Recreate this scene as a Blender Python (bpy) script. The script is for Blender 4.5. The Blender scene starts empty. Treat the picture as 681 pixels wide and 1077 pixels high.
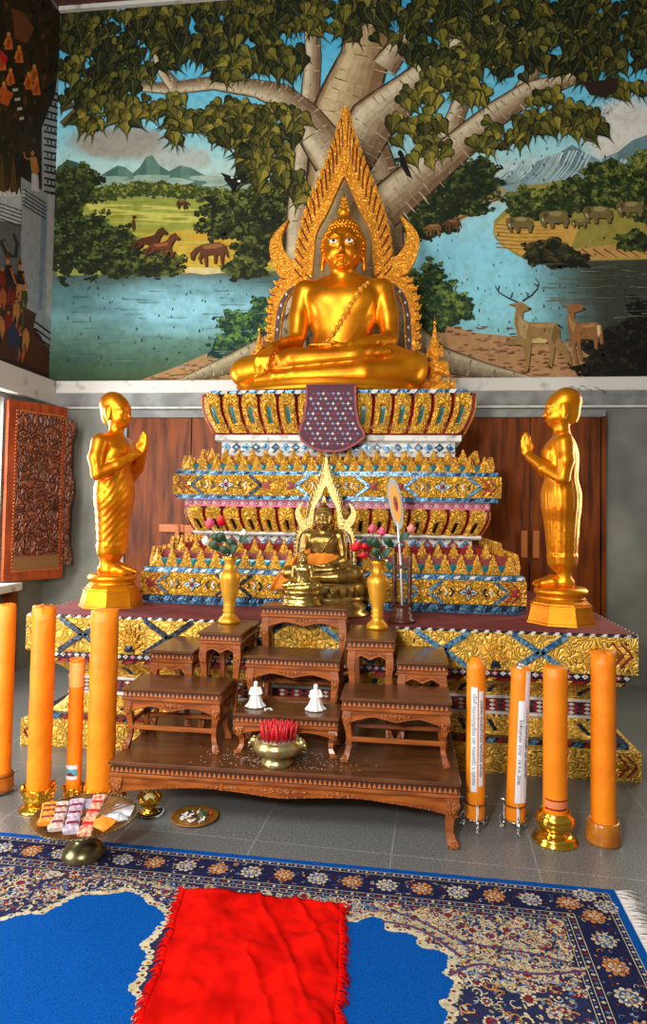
import bpy, math, random
import numpy as np
from mathutils import Vector, Matrix
PI = math.pi
sc = bpy.context.scene
C = sc.collection
random.seed(7)
RNG = np.random.default_rng(5)

# ------------------------------------------------------------------ camera, world, lights, exposure
F, CX, CY, H = 700.0, 340.5, 512.0, 1.45
yaw, pitch, roll = .1206, .0382, .0162
fw = Vector((-math.sin(yaw)*math.cos(pitch), math.cos(yaw)*math.cos(pitch), math.sin(pitch)))
r0 = Vector((math.cos(yaw), math.sin(yaw), 0)); u0 = r0.cross(fw)
rt = r0*math.cos(roll)+u0*math.sin(roll); up = -r0*math.sin(roll)+u0*math.cos(roll)
cam_d = bpy.data.cameras.new('camera'); cam = bpy.data.objects.new('camera', cam_d); C.objects.link(cam)
M = Matrix((rt, up, -fw)).transposed().to_4x4(); M.translation = (0, 0, H); cam.matrix_world = M
cam_d.sensor_fit = 'VERTICAL'; cam_d.sensor_height = 24; cam_d.lens = 24*F/1077
cam_d.shift_y = -(1077/2-CY)/1077; cam_d.clip_start = .05
sc.camera = cam

def sky():
    w = bpy.data.worlds.new('sky'); sc.world = w; w.use_nodes = True
    nt = w.node_tree; bg = nt.nodes['Background']
    tc = nt.nodes.new('ShaderNodeTexCoord'); sp = nt.nodes.new('ShaderNodeSeparateXYZ')
    rp = nt.nodes.new('ShaderNodeValToRGB')
    nt.links.new(tc.outputs['Generated'], sp.inputs[0]); nt.links.new(sp.outputs[2], rp.inputs[0])
    rp.color_ramp.elements[0].position = .0; rp.color_ramp.elements[0].color = (.40, .38, .34, 1)
    rp.color_ramp.elements[1].position = .5; rp.color_ramp.elements[1].color = (.92, .97, 1.0, 1)
    nt.links.new(rp.outputs[0], bg.inputs[0]); bg.inputs[1].default_value = WORLD
WORLD = .17
sky()
def area(name, loc, target, size, power, col, sy=None):
    d = bpy.data.lights.new(name, 'AREA'); d.energy = power; d.color = col; d.size = size
    if sy: d.shape = 'RECTANGLE'; d.size_y = sy
    o = bpy.data.objects.new(name, d); C.objects.link(o); o.location = loc
    o.rotation_euler = (Vector(target)-Vector(loc)).to_track_quat('-Z', 'Y').to_euler(); return o
area('camera_flash', (-.7, -.2, 1.9), (-.7, 5, 1.7), .3, 92, (1, .95, .86))
area('added_mural_fill', (-2.2, -1.0, 4.4), (-.6, 6, 4.6), 2.0, 225, (1, .97, .92))  # fill lamp added behind the camera, aimed up to brighten the mural
area('added_left_key', (-3.3, 1.7, 1.6), (-.9, 5.0, 1.5), 1.5, 105, (1, .97, .92), 2.6)  # invented key lamp on the left, set so the altar shades the right
area('side_window_daylight', (2.3, 5.15, 1.9), (.9, 4.4, 1.4), .7, 26, (1, .93, .72), 1.5)
area('left_window_daylight', (-3.75, 4.95, 1.65), (-1.5, 4.9, 1.2), .7, 80, (.95, .98, 1), 1.4)
vs = sc.view_settings; vs.view_transform = 'Standard'; vs.look = 'None'; vs.exposure = 0.1; vs.gamma = 1
vs.use_curve_mapping = False

def ray(px, py): return fw+rt*((px-CX)/F)-up*((py-CY)/F)
def atY(px, py, Y): d = ray(px, py); t = Y/d.y; return Vector((d.x*t, Y, H+d.z*t))
def atZ(px, py, z): d = ray(px, py); t = (z-H)/d.z; return Vector((d.x*t, d.y*t, z))
def atX(px, py, X): d = ray(px, py); t = X/d.x; return Vector((X, d.y*t, H+d.z*t))

# ------------------------------------------------------------------ materials
def lin(c):
    return tuple(((v/255)/12.92 if v/255 <= .04045 else ((v/255+.055)/1.055)**2.4) for v in c)
MATS = {}
def mat(name, col, rough=.5, metal=0, col2=None, scale=20, bump=0, bscale=None, lo=.4, hi=.6, tex='noise', stretch=None,
        coat=0, attr=False, detail=4, trans=0, spec=.5):
    if name in MATS: return MATS[name]
    m = bpy.data.materials.new(name); m.use_nodes = True; nt = m.node_tree; N = nt.nodes; L = nt.links
    b = N['Principled BSDF']; MATS[name] = m
    b.inputs['Roughness'].default_value = rough; b.inputs['Metallic'].default_value = metal
    b.inputs['Coat Weight'].default_value = coat; b.inputs['Coat Roughness'].default_value = .15
    b.inputs['Specular IOR Level'].default_value = spec
    if trans: b.inputs['Transmission Weight'].default_value = trans
    b.inputs['Base Color'].default_value = (*lin(col), 1)
    tc = N.new('ShaderNodeTexCoord'); vec = tc.outputs['Object']
    if stretch:
        mp = N.new('ShaderNodeMapping'); mp.inputs['Scale'].default_value = stretch
        L.new(vec, mp.inputs[0]); vec = mp.outputs[0]
    def texnode(kind, s):
        if kind == 'voronoi':
            t = N.new('ShaderNodeTexVoronoi'); t.feature = 'DISTANCE_TO_EDGE'; out = t.outputs['Distance']
            nz = N.new('ShaderNodeTexNoise'); nz.inputs['Scale'].default_value = s*.6
            ad = N.new('ShaderNodeVectorMath'); ad.operation = 'MULTIPLY_ADD'; ad.inputs[1].default_value = (1.6/s,)*3
            L.new(vec, nz.inputs['Vector']); L.new(nz.outputs['Color'], ad.inputs[0]); L.new(vec, ad.inputs[2])
            L.new(ad.outputs[0], t.inputs['Vector'])
        elif kind == 'curl':
            t = N.new('ShaderNodeTexNoise'); t.inputs['Detail'].default_value = .6; t.inputs['Distortion'].default_value = .5
            L.new(vec, t.inputs['Vector']); ml = N.new('ShaderNodeMath'); ml.operation = 'MULTIPLY'; ml.inputs[1].default_value = 7
            L.new(t.outputs[0], ml.inputs[0]); pp = N.new('ShaderNodeMath'); pp.operation = 'PINGPONG'; pp.inputs[1].default_value = .5
            L.new(ml.outputs[0], pp.inputs[0]); out = pp.outputs[0]
        elif kind == 'wave':
            t = N.new('ShaderNodeTexWave'); out = t.outputs[0]; t.inputs['Distortion'].default_value = 6
            L.new(vec, t.inputs['Vector'])
        else:
            t = N.new('ShaderNodeTexNoise'); t.inputs['Detail'].default_value = detail; out = t.outputs[0]
            L.new(vec, t.inputs['Vector'])
        t.inputs['Scale'].default_value = s; return out
    src = None
    if attr:
        a = N.new('ShaderNodeVertexColor'); a.layer_name = 'Col'; src = a.outputs[0]
    if col2 is not None:
        o = texnode(tex, scale); mr = N.new('ShaderNodeMapRange')
        mr.inputs[1].default_value = lo; mr.inputs[2].default_value = hi; L.new(o, mr.inputs[0])
        mx = N.new('ShaderNodeMix'); mx.data_type = 'RGBA'
        if attr:
            mx.blend_type = 'MULTIPLY'; L.new(src, mx.inputs[6]); mx.inputs[7].default_value = (*lin(col2), 1)
        else:
            mx.inputs[6].default_value = (*lin(col2), 1) if tex in ('voronoi', 'curl') else (*lin(col), 1)
            mx.inputs[7].default_value = (*lin(col), 1) if tex in ('voronoi', 'curl') else (*lin(col2), 1)
        L.new(mr.outputs[0], mx.inputs[0]); src = mx.outputs[2]
    if src is not None: L.new(src, b.inputs['Base Color'])
    if bump:
        o = texnode(tex if tex != 'wave' else 'noise', bscale or scale)
        if tex == 'voronoi':
            mr2 = N.new('ShaderNodeMapRange'); mr2.inputs[2].default_value = .25; L.new(o, mr2.inputs[0]); o = mr2.outputs[0]
        bp = N.new('ShaderNodeBump'); bp.inputs['Strength'].default_value = min(1, bump)
        bp.inputs['Distance'].default_value = .35/(bscale or scale)
        L.new(o, bp.inputs['Height']); L.new(bp.outputs[0], b.inputs['Normal'])
    return m
GOLD = mat('gold_paint', (238, 152, 18), .36, .74, (218, 124, 10), 5, .04, 30)
GOLDB = mat('bright_gold', (250, 190, 60), .16, .95)
GOLDC = mat('carved_gold', (248, 168, 44), .42, .4, (200, 108, 20), 26, .7, 26, .02, .14, 'curl')
GILT = mat('gilt_relief', (246, 186, 56), .42, .28, (84, 28, 12), 30, 1, 30, .05, .19, 'curl')
GILT2 = mat('gilt_leaf', (246, 184, 60), .42, .28, (120, 54, 14), 34, .9, 34, .03, .18, 'curl')
GILTF = mat('gilt_floral', (250, 196, 78), .45, .2, (70, 32, 20), 19, .8, 19, .03, .12, 'curl')
RED = mat('red_lacquer', (150, 28, 24), .5, 0, (110, 18, 20), 30)
BLUEG = mat('blue_glass', (38, 92, 140), .2, .3, (120, 170, 195), 60, .5, 60, .45, .6)
NAVY = mat('dark_glass', (28, 40, 58), .2, .3, (70, 90, 110), 60, .4, 60, .5, .65)
WHITEP = mat('white_plaster_trim', (214, 214, 206), .6, 0, (150, 150, 150), 18, .2, 20, .5, .75)
TEAL = mat('teal_glass', (40, 120, 130), .2, .3)
PINK = mat('pink_glass', (200, 90, 120), .4)
MAROON = mat('maroon_cloth', (128, 48, 46), .9, 0, (108, 36, 38), 6, .1, 200)
BRONZE = mat('aged_bronze', (172, 136, 68), .3, .8, (112, 84, 40), 6, .05, 30, .4, .7)
BRASS = mat('brass', (205, 176, 100), .25, .85, (150, 120, 60), 14)
OLDBRASS = mat('dull_brass', (150, 142, 104), .3, .85, (110, 98, 66), 16)
WOODT = mat('table_wood', (164, 88, 26), .4, 0, (118, 56, 14), 7, .08, 30, .35, .65, 'noise', (1, 6, 6), .3)
WOODD = mat('table_top_wood', (104, 64, 32), .34, 0, (80, 44, 20), 5, .05, 30, .35, .65, 'noise', (1, 5, 5), .3)
WOODC = mat('carved_table_wood', (190, 104, 40), .45, 0, (84, 38, 14), 80, .9, 80, .0, .12, 'voronoi')
WOODK = mat('dark_wood_groove', (62, 28, 14), .6)
BEAD = mat('pale_carved_wood', (176, 98, 40), .45)
DOORW = mat('door_wood', (122, 58, 16), .4, 0, (66, 28, 8), 4, .1, 14, .4, .68, 'noise', (4, 4, .5), detail=8, spec=.2)
CARVE = mat('carved_teak', (132, 70, 40), .42, 0, (52, 24, 14), 12, 1, 12, .02, .3, 'curl')
TEAK = mat('orange_teak', (152, 62, 16), .4, 0, (120, 42, 10), 4, .05, 20, .4, .6, 'noise', (5, 5, 1), .3)
CANDLE = mat('orange_wax', (248, 138, 5), .5, 0, (240, 122, 4), 7, .3, 10, .4, .7)
CANDLEY = mat('yellow_wax', (242, 138, 8), .48, 0, (234, 124, 6), 7, .1, 14, .4, .7)
CANDLEP = mat('pale_wax', (238, 176, 92), .42)
PAPER = mat('white_paper', (226, 228, 236), .8)
INK = mat('black_ink', (26, 28, 40), .8)
CHROME = mat('chrome_wire', (200, 204, 208), .18, 1)
GLASS = mat('clear_glass', (235, 240, 240), .05, 0, trans=1)
AMBER = mat('amber_plastic', (190, 116, 30), .25, 0, (160, 90, 20), 10, coat=.5)
WHITEC = mat('white_ceramic', (232, 232, 228), .35)
PLASTER = mat('wall_plaster', (136, 138, 130), .9, 0, (108, 110, 104), 1.6, .1, 12, .4, .65)
BAND = mat('white_band', (208, 206, 200), .8, 0, (150, 146, 140), 7, .15, 20, .56, .74, detail=8)
MOULD = mat('grey_moulding', (140, 142, 140), .7, 0, (112, 114, 112), 5)
PAINT = mat('mural_paint', (255, 255, 255), .7, 0, (232, 230, 222), 16, .06, 50, .42, .7, attr=True, detail=8, spec=.2)
WEAVE = mat('rug_pile', (255, 255, 255), .98, 0, (190, 190, 190), 220, .4, 260, .4, .65, attr=True, spec=.05)
REDCL = mat('red_cloth', (218, 16, 6), .95, 0, (190, 8, 3), 9, .3, 160, spec=.05)
PETALP = mat('pink_petal', (226, 92, 120), .5)
PETALR = mat('red_petal', (204, 20, 36), .5)
PETALW = mat('cream_petal', (228, 230, 206), .5)
LEAFG = mat('dark_leaf', (28, 62, 36), .5)
SAFFRON = mat('saffron_cloth', (232, 140, 20), .8, 0, (206, 112, 12), 10, .2, 30)
BLACK = mat('black_enamel', (16, 14, 12), .3)
EYEW = mat('eye_white', (236, 236, 226), .3)

# ------------------------------------------------------------------ mesh helpers
class MB:
    def __init__(s): s.v = []; s.f = []; s.m = []; s.mats = []; s.sm = []
    def mi(s, m):
        if m not in s.mats: s.mats.append(m)
        return s.mats.index(m)
    def add(s, vs, fs, m, smooth=False):
        n = len(s.v); s.v += [tuple(p) for p in vs]; k = s.mi(m)
        for f in fs: s.f.append(tuple(i+n for i in f)); s.m.append(k); s.sm.append(smooth)
        return s
    def box(s, c, h, m, rz=0, rx=0, ry=0, bev=0, tap=(1, 1)):
        R = Matrix.Rotation(rz, 3, 'Z') @ Matrix.Rotation(ry, 3, 'Y') @ Matrix.Rotation(rx, 3, 'X'); c = Vector(c); V = []
        if bev:
            b = min(bev, min(h)*.9)
            for z, e in ((-h[2], b), (-h[2]+b, 0), (h[2]-b, 0), (h[2], b)):
                t = tap if z > 0 else (1, 1)
                for sx, sy in ((-1, -1), (1, -1), (1, 1), (-1, 1)):
                    for q in ((0, 1), (1, 0)) if sx*sy > 0 else ((1, 0), (0, 1)):
                        x = sx*(h[0]*t[0]-e-(b if q[0] else 0)); y = sy*(h[1]*t[1]-e-(b if q[1] else 0))
                        V.append(c+R@Vector((x, y, z)))
            fs = [tuple(range(8))[::-1], tuple(range(24, 32))]
            for k in range(3):
                for i in range(8): j = (i+1) % 8; fs.append((k*8+i, k*8+j, k*8+8+j, k*8+8+i))
            return s.add(V, fs, m)
        for z in (-1, 1):
            t = tap if z > 0 else (1, 1)
            for x, y in ((-1, -1), (1, -1), (1, 1), (-1, 1)): V.append(c+R@Vector((x*h[0]*t[0], y*h[1]*t[1], z*h[2])))
        return s.add(V, [(3, 2, 1, 0), (4, 5, 6, 7), (0, 1, 5, 4), (1, 2, 6, 5), (2, 3, 7, 6), (3, 0, 4, 7)], m)
    def lathe(s, prof, m, c=(0, 0, 0), n=24, smooth=True, rot=0, sx=1, sy=1):
        V = []; fs = []
        for r, z in prof:
            for i in range(n):
                a = 2*PI*i/n+rot; V.append((c[0]+r*math.cos(a)*sx, c[1]+r*math.sin(a)*sy, c[2]+z))
        for k in range(len(prof)-1):
            for i in range(n): j = (i+1) % n; fs.append((k*n+i, k*n+j, k*n+n+j, k*n+n+i))
        fs += [tuple(range(n))[::-1], tuple(range((len(prof)-1)*n, len(prof)*n))]
        return s.add(V, fs, m, smooth)
    def tube(s, pts, rad, m, n=8, closed=False, flat=1):
        pts = [Vector(p) for p in pts]; V = []; fs = []; up0 = Vector((0, 0, 1)); L = len(pts)
        if not hasattr(rad, '__len__'): rad = [rad]*L
        for i, p in enumerate(pts):
            t = (pts[(i+1) % L]-pts[i-1]) if closed else (pts[min(i+1, L-1)]-pts[max(i-1, 0)])
            t.normalize(); u = up0 if abs(t.dot(up0)) < .95 else Vector((0, 1, 0))
            a = t.cross(u).normalized(); b = a.cross(t)
            for k in range(n): q = 2*PI*k/n; V.append(p+(a*math.cos(q)+b*math.sin(q)*flat)*rad[i])
        for i in range(L if closed else L-1):
            j = (i+1) % L
            for k in range(n): l = (k+1) % n; fs.append((i*n+k, i*n+l, j*n+l, j*n+k))
        if not closed: fs += [tuple(range(n))[::-1], tuple(range((L-1)*n, L*n))]
        return s.add(V, fs, m, True)
    def prism(s, poly, fr, d0, d1, m, bev=0):
        """polygon in (u,w) extruded along the frame's normal from d0 to d1. fr = (origin, U, W, Nrm)"""
        O, U, W, Nn = fr; n = len(poly); V = []
        for d in (d0, d1):
            for a, b in poly: V.append(O+U*a+W*b+Nn*d)
        fs = [tuple(range(n))[::-1], tuple(range(n, 2*n))]
        for i in range(n): j = (i+1) % n; fs.append((i, j, n+j, n+i))
        return s.add(V, fs, m)
    def leafsp(s, poly, ctr, fr, d0, d1, m):
        """polygon ring raised to a ridge point: carved leaf"""
        O, U, W, Nn = fr; n = len(poly)
        V = [O+U*a+W*b+Nn*d0 for a, b in poly]+[O+U*a+W*b+Nn*(d0*.4+d1*.6) for a, b in poly]+[O+U*ctr[0]+W*ctr[1]+Nn*d1]
        fs = []
        for i in range(n): j = (i+1) % n; fs += [(i, j, n+j, n+i), (n+i, n+j, 2*n)]
        return s.add(V, fs, m)
    def ball(s, c, r, m, n=10, k=6):
        r = r if hasattr(r, '__len__') else (r, r, r); V = [(c[0], c[1], c[2]-r[2])]; fs = []
        for j in range(1, k):
            a = PI*j/k-PI/2
            for i in range(n): q = 2*PI*i/n; V.append((c[0]+r[0]*math.cos(a)*math.cos(q), c[1]+r[1]*math.cos(a)*math.sin(q), c[2]+r[2]*math.sin(a)))
        V.append((c[0], c[1], c[2]+r[2])); T = len(V)-1
        for i in range(n): j = (i+1) % n; fs += [(0, 1+j, 1+i), (T, 1+(k-2)*n+i, 1+(k-2)*n+j)]
        for q in range(k-2):
            for i in range(n): j = (i+1) % n; fs.append((1+q*n+i, 1+q*n+j, 1+q*n+n+j, 1+q*n+n+i))
        return s.add(V, fs, m, True)
    def build(s, name, parent=None, loc=None):
        me = bpy.data.meshes.new(name); me.from_pydata(s.v, [], s.f)
        for m in s.mats: me.materials.append(m)
        me.polygons.foreach_set('material_index', s.m); me.polygons.foreach_set('use_smooth', s.sm)
        me.update(); o = bpy.data.objects.new(name, me); C.objects.link(o)
        if parent: o.parent = parent
        if loc is not None: o.location = loc
        return o
def empty(name, label, cat, loc=(0, 0, 0), rz=0, group=None, scale=1):
    o = bpy.data.objects.new(name, None); C.objects.link(o); o.location = loc; o.rotation_euler = (0, 0, rz)
    o.scale = (scale,)*3; o.empty_display_size = .05; return tag(o, label, cat, group)
def tag(o, label, cat, group=None, kind=None):
    o['label'] = label; o['category'] = cat
    if group: o['group'] = group
    if kind: o['kind'] = kind
    return o
def struct(o): o['kind'] = 'structure'; return o
def copy_tree(o, parent=None):
    c = o.copy(); C.objects.link(c); c.parent = parent
    for ch in [x for x in bpy.data.objects if x.parent == o]: copy_tree(ch, c)
    return c
XF, YF, ZF = Vector((1, 0, 0)), Vector((0, 1, 0)), Vector((0, 0, 1))
def frame(O, yawd=0):      # a vertical face: U runs along it, W up, N outward (towards -Y when yawd is 0)
    a = math.radians(yawd); return (Vector(O), Vector((math.cos(a), math.sin(a), 0)), ZF, Vector((math.sin(a), -math.cos(a), 0)))

# ------------------------------------------------------------------ painted surfaces: flat paint shapes with their own colours
class Paint:
    def __init__(s, fn, nrm): s.fn = fn; s.n = nrm; s.v = []; s.f = []; s.c = []; s.k = 0; s.base = .0005; s.step = 1e-5; s.hold = 0
    def lay(s):
        if s.hold: return s.base+(s.k+random.random()*(s.hold-.2))*s.step
        s.k += 1; return s.base+s.k*s.step
    def begin(s, n): s.k += 1; s.hold = n
    def end(s): s.k += s.hold; s.hold = 0
    def poly(s, pts, col, off=None):
        o = s.lay() if off is None else off; n = len(s.v)
        for p in pts: q = s.fn(*p); s.v.append((q[0]+s.n[0]*o, q[1]+s.n[1]*o, q[2]+s.n[2]*o))
        s.f.append(tuple(range(n, n+len(pts)))); c = (*lin(col), 1)
        s.c += [c]*len(pts)
    def grid(s, x0, x1, y0, y1, nx, ny, fcol, off=0):
        n = len(s.v)
        for j in range(ny+1):
            for i in range(nx+1):
                q = s.fn(x0+(x1-x0)*i/nx, y0+(y1-y0)*j/ny); s.v.append((q[0]+s.n[0]*off, q[1]+s.n[1]*off, q[2]+s.n[2]*off))
        cols = [[(*lin(fcol(x0+(x1-x0)*i/nx, y0+(y1-y0)*j/ny)), 1) for i in range(nx+1)] for j in range(ny+1)]
        for j in range(ny):
            for i in range(nx):
                a = n+j*(nx+1)+i; s.f.append((a, a+1, a+nx+2, a+nx+1)); s.c += [cols[j][i], cols[j][i+1], cols[j+1][i+1], cols[j+1][i]]
    def line(s, pts, w, col, w2=None):
        w2 = w if w2 is None else w2; L = len(pts); a = []; b = []
        for i, p in enumerate(pts):
            q0 = pts[max(0, i-1)]; q1 = pts[min(L-1, i+1)]; dx, dy = q1[0]-q0[0], q1[1]-q0[1]; l = math.hypot(dx, dy) or 1
            ww = (w+(w2-w)*i/(L-1))/2; a.append((p[0]-dy/l*ww, p[1]+dx/l*ww)); b.append((p[0]+dy/l*ww, p[1]-dx/l*ww))
        s.poly(a+b[::-1], col)
    def blob(s, x, y, rx, ry, col, n=8, jit=.2, ang=0):
        c, d = math.cos(ang), math.sin(ang); P = []
        for i in range(n):
            t = 2*PI*i/n; r = 1+random.uniform(-jit, jit); a, b = rx*r*math.cos(t), ry*r*math.sin(t); P.append((x+a*c-b*d, y+a*d+b*c))
        s.poly(P, col)
    def build(s, name, m, parent=None):
        me = bpy.data.meshes.new(name); me.from_pydata(s.v, [], s.f); me.materials.append(m)
        ca = me.color_attributes.new('Col', 'FLOAT_COLOR', 'CORNER')
        ca.data.foreach_set('color', np.array(s.c, dtype=np.float32).ravel()); me.update()
        o = bpy.data.objects.new(name, me); C.objects.link(o)
        if parent: o.parent = parent
        return o
def mixc(a, b, t): t = max(0, min(1, t)); return tuple(a[i]+(b[i]-a[i])*t for i in range(3))
def jc(c, d=12): k = random.uniform(-d, d); return tuple(max(2, min(250, v+k+random.uniform(-d/3, d/3))) for v in c)
def interp(stops, t):
    for (t0, c0), (t1, c1) in zip(stops, stops[1:]):
        if t <= t1: return mixc(c0, c1, (t-t0)/(t1-t0))
    return stops[-1][1]

# ------------------------------------------------------------------ signed-distance sculpting for the statues
class Sculpt:
    def __init__(s, lo, hi, h):
        s.h = h; s.lo = np.array(lo, float); n = np.ceil((np.array(hi)-s.lo)/h).astype(int)+1; s.n = n
        ax = [s.lo[i]+h*np.arange(n[i]) for i in range(3)]; s.ax = ax; s.D = np.full(n, 1.0, dtype=np.float32)
    def sl(s, lo, hi):
        a = [max(0, int((lo[i]-s.lo[i])/s.h)-1) for i in range(3)]; b = [min(s.n[i], int((hi[i]-s.lo[i])/s.h)+3) for i in range(3)]
        I = tuple(slice(a[i], max(a[i]+1, b[i])) for i in range(3))
        P = np.stack(np.meshgrid(*[s.ax[i][I[i]] for i in range(3)], indexing='ij'), -1); return I, P
    def op(s, I, d, k, sub=False):
        A = s.D[I]
        if sub:
            hh = np.clip(.5-.5*(A+d)/k, 0, 1); s.D[I] = A*(1-hh)+(-d)*hh+k*hh*(1-hh)
        else:
            hh = np.clip(.5+.5*(A-d)/k, 0, 1); s.D[I] = A*(1-hh)+d*hh-k*hh*(1-hh)
    def cap(s, a, b, ra, rb, k=.03, sub=False, sq=None):
        a = np.array(a, float); b = np.array(b, float); m = max(ra, rb)+k+.03
        I, P = s.sl(np.minimum(a, b)-m, np.maximum(a, b)+m); ab = b-a
        t = np.clip(((P-a)@ab)/max(ab@ab, 1e-9), 0, 1); q = P-(a+t[..., None]*ab)
        if sq is not None: q = q/np.array(sq)
        s.op(I, np.linalg.norm(q, axis=-1)-(ra+t*(rb-ra)), k, sub); return s
    def chain(s, pts, rs, k=.02, **kw):
        for i in range(len(pts)-1): s.cap(pts[i], pts[i+1], rs[i], rs[i+1], k, **kw)
        return s
    def ell(s, c, r, k=.03, sub=False, rz=0, rx=0, ry=0):
        c = np.array(c, float); r = np.array(r, float); m = r.max()+k+.03
        I, P = s.sl(c-m, c+m); q = P-c
        if rz or rx or ry:
            R = np.array(Matrix.Rotation(rz, 3, 'Z') @ Matrix.Rotation(ry, 3, 'Y') @ Matrix.Rotation(rx, 3, 'X')); q = q@R
        k0 = np.linalg.norm(q/r, axis=-1); k1 = np.linalg.norm(q/(r*r), axis=-1)+1e-9
        s.op(I, k0*(k0-1)/k1, k, sub); return s
    def disp(s, fn):
        P = np.stack(np.meshgrid(*s.ax, indexing='ij'), -1); s.D += fn(P[..., 0], P[..., 1], P[..., 2]).astype(np.float32); return s
    def mesh(s, name, m):
        D = s.D; D[0] = D[-1] = 1; D[:, 0] = D[:, -1] = 1; D[:, :, 0] = D[:, :, -1] = 1
        ins = D < 0; cnt = np.zeros(np.array(D.shape)-1, int); c8 = []
        def sub(A, dx, dy, dz): return A[dx:A.shape[0]-1+dx, dy:A.shape[1]-1+dy, dz:A.shape[2]-1+dz]
        for dx in (0, 1):
            for dy in (0, 1):
                for dz in (0, 1): cnt += sub(ins, dx, dy, dz)
        act = (cnt > 0) & (cnt < 8); idx = np.argwhere(act); vid = np.full(act.shape, -1); vid[act] = np.arange(len(idx))
        acc = np.zeros((len(idx), 3)); num = np.zeros(len(idx))
        for axs in range(3):
            o = [a for a in range(3) if a != axs]
            for p in (0, 1):
                for q in (0, 1):
                    d = [0, 0, 0]; d[o[0]] = p; d[o[1]] = q; A = idx+np.array(d); e = [0, 0, 0]; e[axs] = 1; B = A+np.array(e)
                    va = D[A[:, 0], A[:, 1], A[:, 2]]; vb = D[B[:, 0], B[:, 1], B[:, 2]]; c = (va < 0) != (vb < 0)
                    t = np.where(c, va/np.where(c, va-vb, 1), 0); pos = A.astype(float); pos[:, axs] += t
                    acc[c] += pos[c]; num[c] += 1
        V = acc/num[:, None]*s.h+s.lo; Fs = []
        for axs in range(3):
            o = [(axs+1) % 3, (axs+2) % 3]; sh = [slice(None)]*3; s2 = [slice(None)]*3
            sh[axs] = slice(0, -1); s2[axs] = slice(1, None)
            a = ins[tuple(sh)]; b = ins[tuple(s2)]
            for flip in (0, 1):
                E = np.argwhere((a & ~b) if flip == 0 else (~a & b))
                E = E[(E[:, o[0]] > 0) & (E[:, o[1]] > 0) & (E[:, o[0]] < D.shape[o[0]]-1) & (E[:, o[1]] < D.shape[o[1]]-1)]
                q = []
                for p0, p1 in ((1, 1), (0, 1), (0, 0), (1, 0)):
                    e = E.copy(); e[:, o[0]] -= p0; e[:, o[1]] -= p1; q.append(vid[e[:, 0], e[:, 1], e[:, 2]])
                q = np.stack(q, 1); Fs.append(q if flip == 0 else q[:, ::-1])
        Fa = np.concatenate(Fs); me = bpy.data.meshes.new(name)
        me.vertices.add(len(V)); me.vertices.foreach_set('co', V.ravel().astype(np.float32))
        me.loops.add(Fa.size); me.loops.foreach_set('vertex_index', Fa.ravel().astype(np.int32))
        me.polygons.add(len(Fa)); me.polygons.foreach_set('loop_start', np.arange(0, Fa.size, 4, dtype=np.int32))
        me.polygons.foreach_set('use_smooth', np.ones(len(Fa), bool)); me.materials.append(m); me.update(calc_edges=True); me.validate()
        return me
def mobj(name, me, parent=None):
    o = bpy.data.objects.new(name, me); C.objects.link(o)
    if parent: o.parent = parent
    return o


# ------------------------------------------------------------------ the room
LX, RX, BY, CZ = -3.43, 2.41, 6.04, 6.37
fl = MB(); fl.add([(-6, -4, 0), (6, -4, 0), (6, 6.3, 0), (-6, 6.3, 0)], [(0, 1, 2, 3)], None)
def floor_mat():
    m = mat('terrazzo_floor', (132, 134, 132), .3, 0, (72, 74, 76), 130, .12, 130, .36, .66)
    nt = m.node_tree; N = nt.nodes; L = nt.links; b = N['Principled BSDF']
    tc = N.new('ShaderNodeTexCoord'); br = N.new('ShaderNodeTexBrick'); br.offset = 0
    br.inputs['Scale'].default_value = 1; br.inputs['Brick Width'].default_value = .6; br.inputs['Row Height'].default_value = .6
    br.inputs['Mortar Size'].default_value = .0035; br.inputs['Color1'].default_value = br.inputs['Color2'].default_value = (1, 1, 1, 1)
    br.inputs['Mortar'].default_value = (1.7, 1.7, 1.7, 1)
    mp = N.new('ShaderNodeMapping'); mp.inputs['Rotation'].default_value = (0, 0, .05); mp.inputs['Location'].default_value = (.18, .1, 0)
    L.new(tc.outputs['Object'], mp.inputs[0]); L.new(mp.outputs[0], br.inputs['Vector'])
    mx = N.new('ShaderNodeMix'); mx.data_type = 'RGBA'; mx.blend_type = 'MULTIPLY'; mx.inputs[0].default_value = 1
    s = b.inputs['Base Color'].links[0].from_socket; L.new(s, mx.inputs[6]); L.new(br.outputs[0], mx.inputs[7]); L.new(mx.outputs[2], b.inputs['Base Color'])
    return m
fl.mats = [floor_mat()]; struct(fl.build('floor'))
b = MB(); b.box((-.5, BY+.1, 3.19), (3.2, .1, 3.19), PLASTER); struct(b.build('wall_back'))
b = MB()
WZ0, WZ1, WY0, WY1 = .80, 2.39, 4.45, 5.32
for y0, y1, z0, z1 in ((3.3, WY0, .74, CZ), (WY1, BY+.2, .74, CZ), (WY0, WY1, .74, WZ0), (WY0, WY1, WZ1, CZ), (3.3, 4.2, 0, .74), (5.57, BY+.2, 0, .74)):
    b.box((LX-.15, (y0+y1)/2, (z0+z1)/2), (.15, (y1-y0)/2, (z1-z0)/2), PLASTER)
b.box((LX-.25, 4.9, .37), (.04, .7, .37), PLASTER)
struct(b.build('wall_left'))
b = MB()
for y0, y1, z0, z1 in ((2.6, 4.6, 0, CZ), (5.7, BY+.2, 0, CZ), (4.6, 5.7, 2.9, CZ)): b.box((RX+.1, (y0+y1)/2, (z0+z1)/2), (.1, (y1-y0)/2, (z1-z0)/2), PLASTER)
struct(b.build('wall_right'))
CEILM = mat('ceiling_boards', (96, 52, 44), .7, 0, (70, 34, 30), 9)
b = MB(); b.box((-.5, 4.0, CZ+.05), (3.2, 2.3, .05), CEILM); struct(b.build('ceiling'))
b = MB(); b.box((-.5, BY-.03, CZ-.02), (2.92, .03, .02), BAND); struct(b.build('trim_1'))
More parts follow.
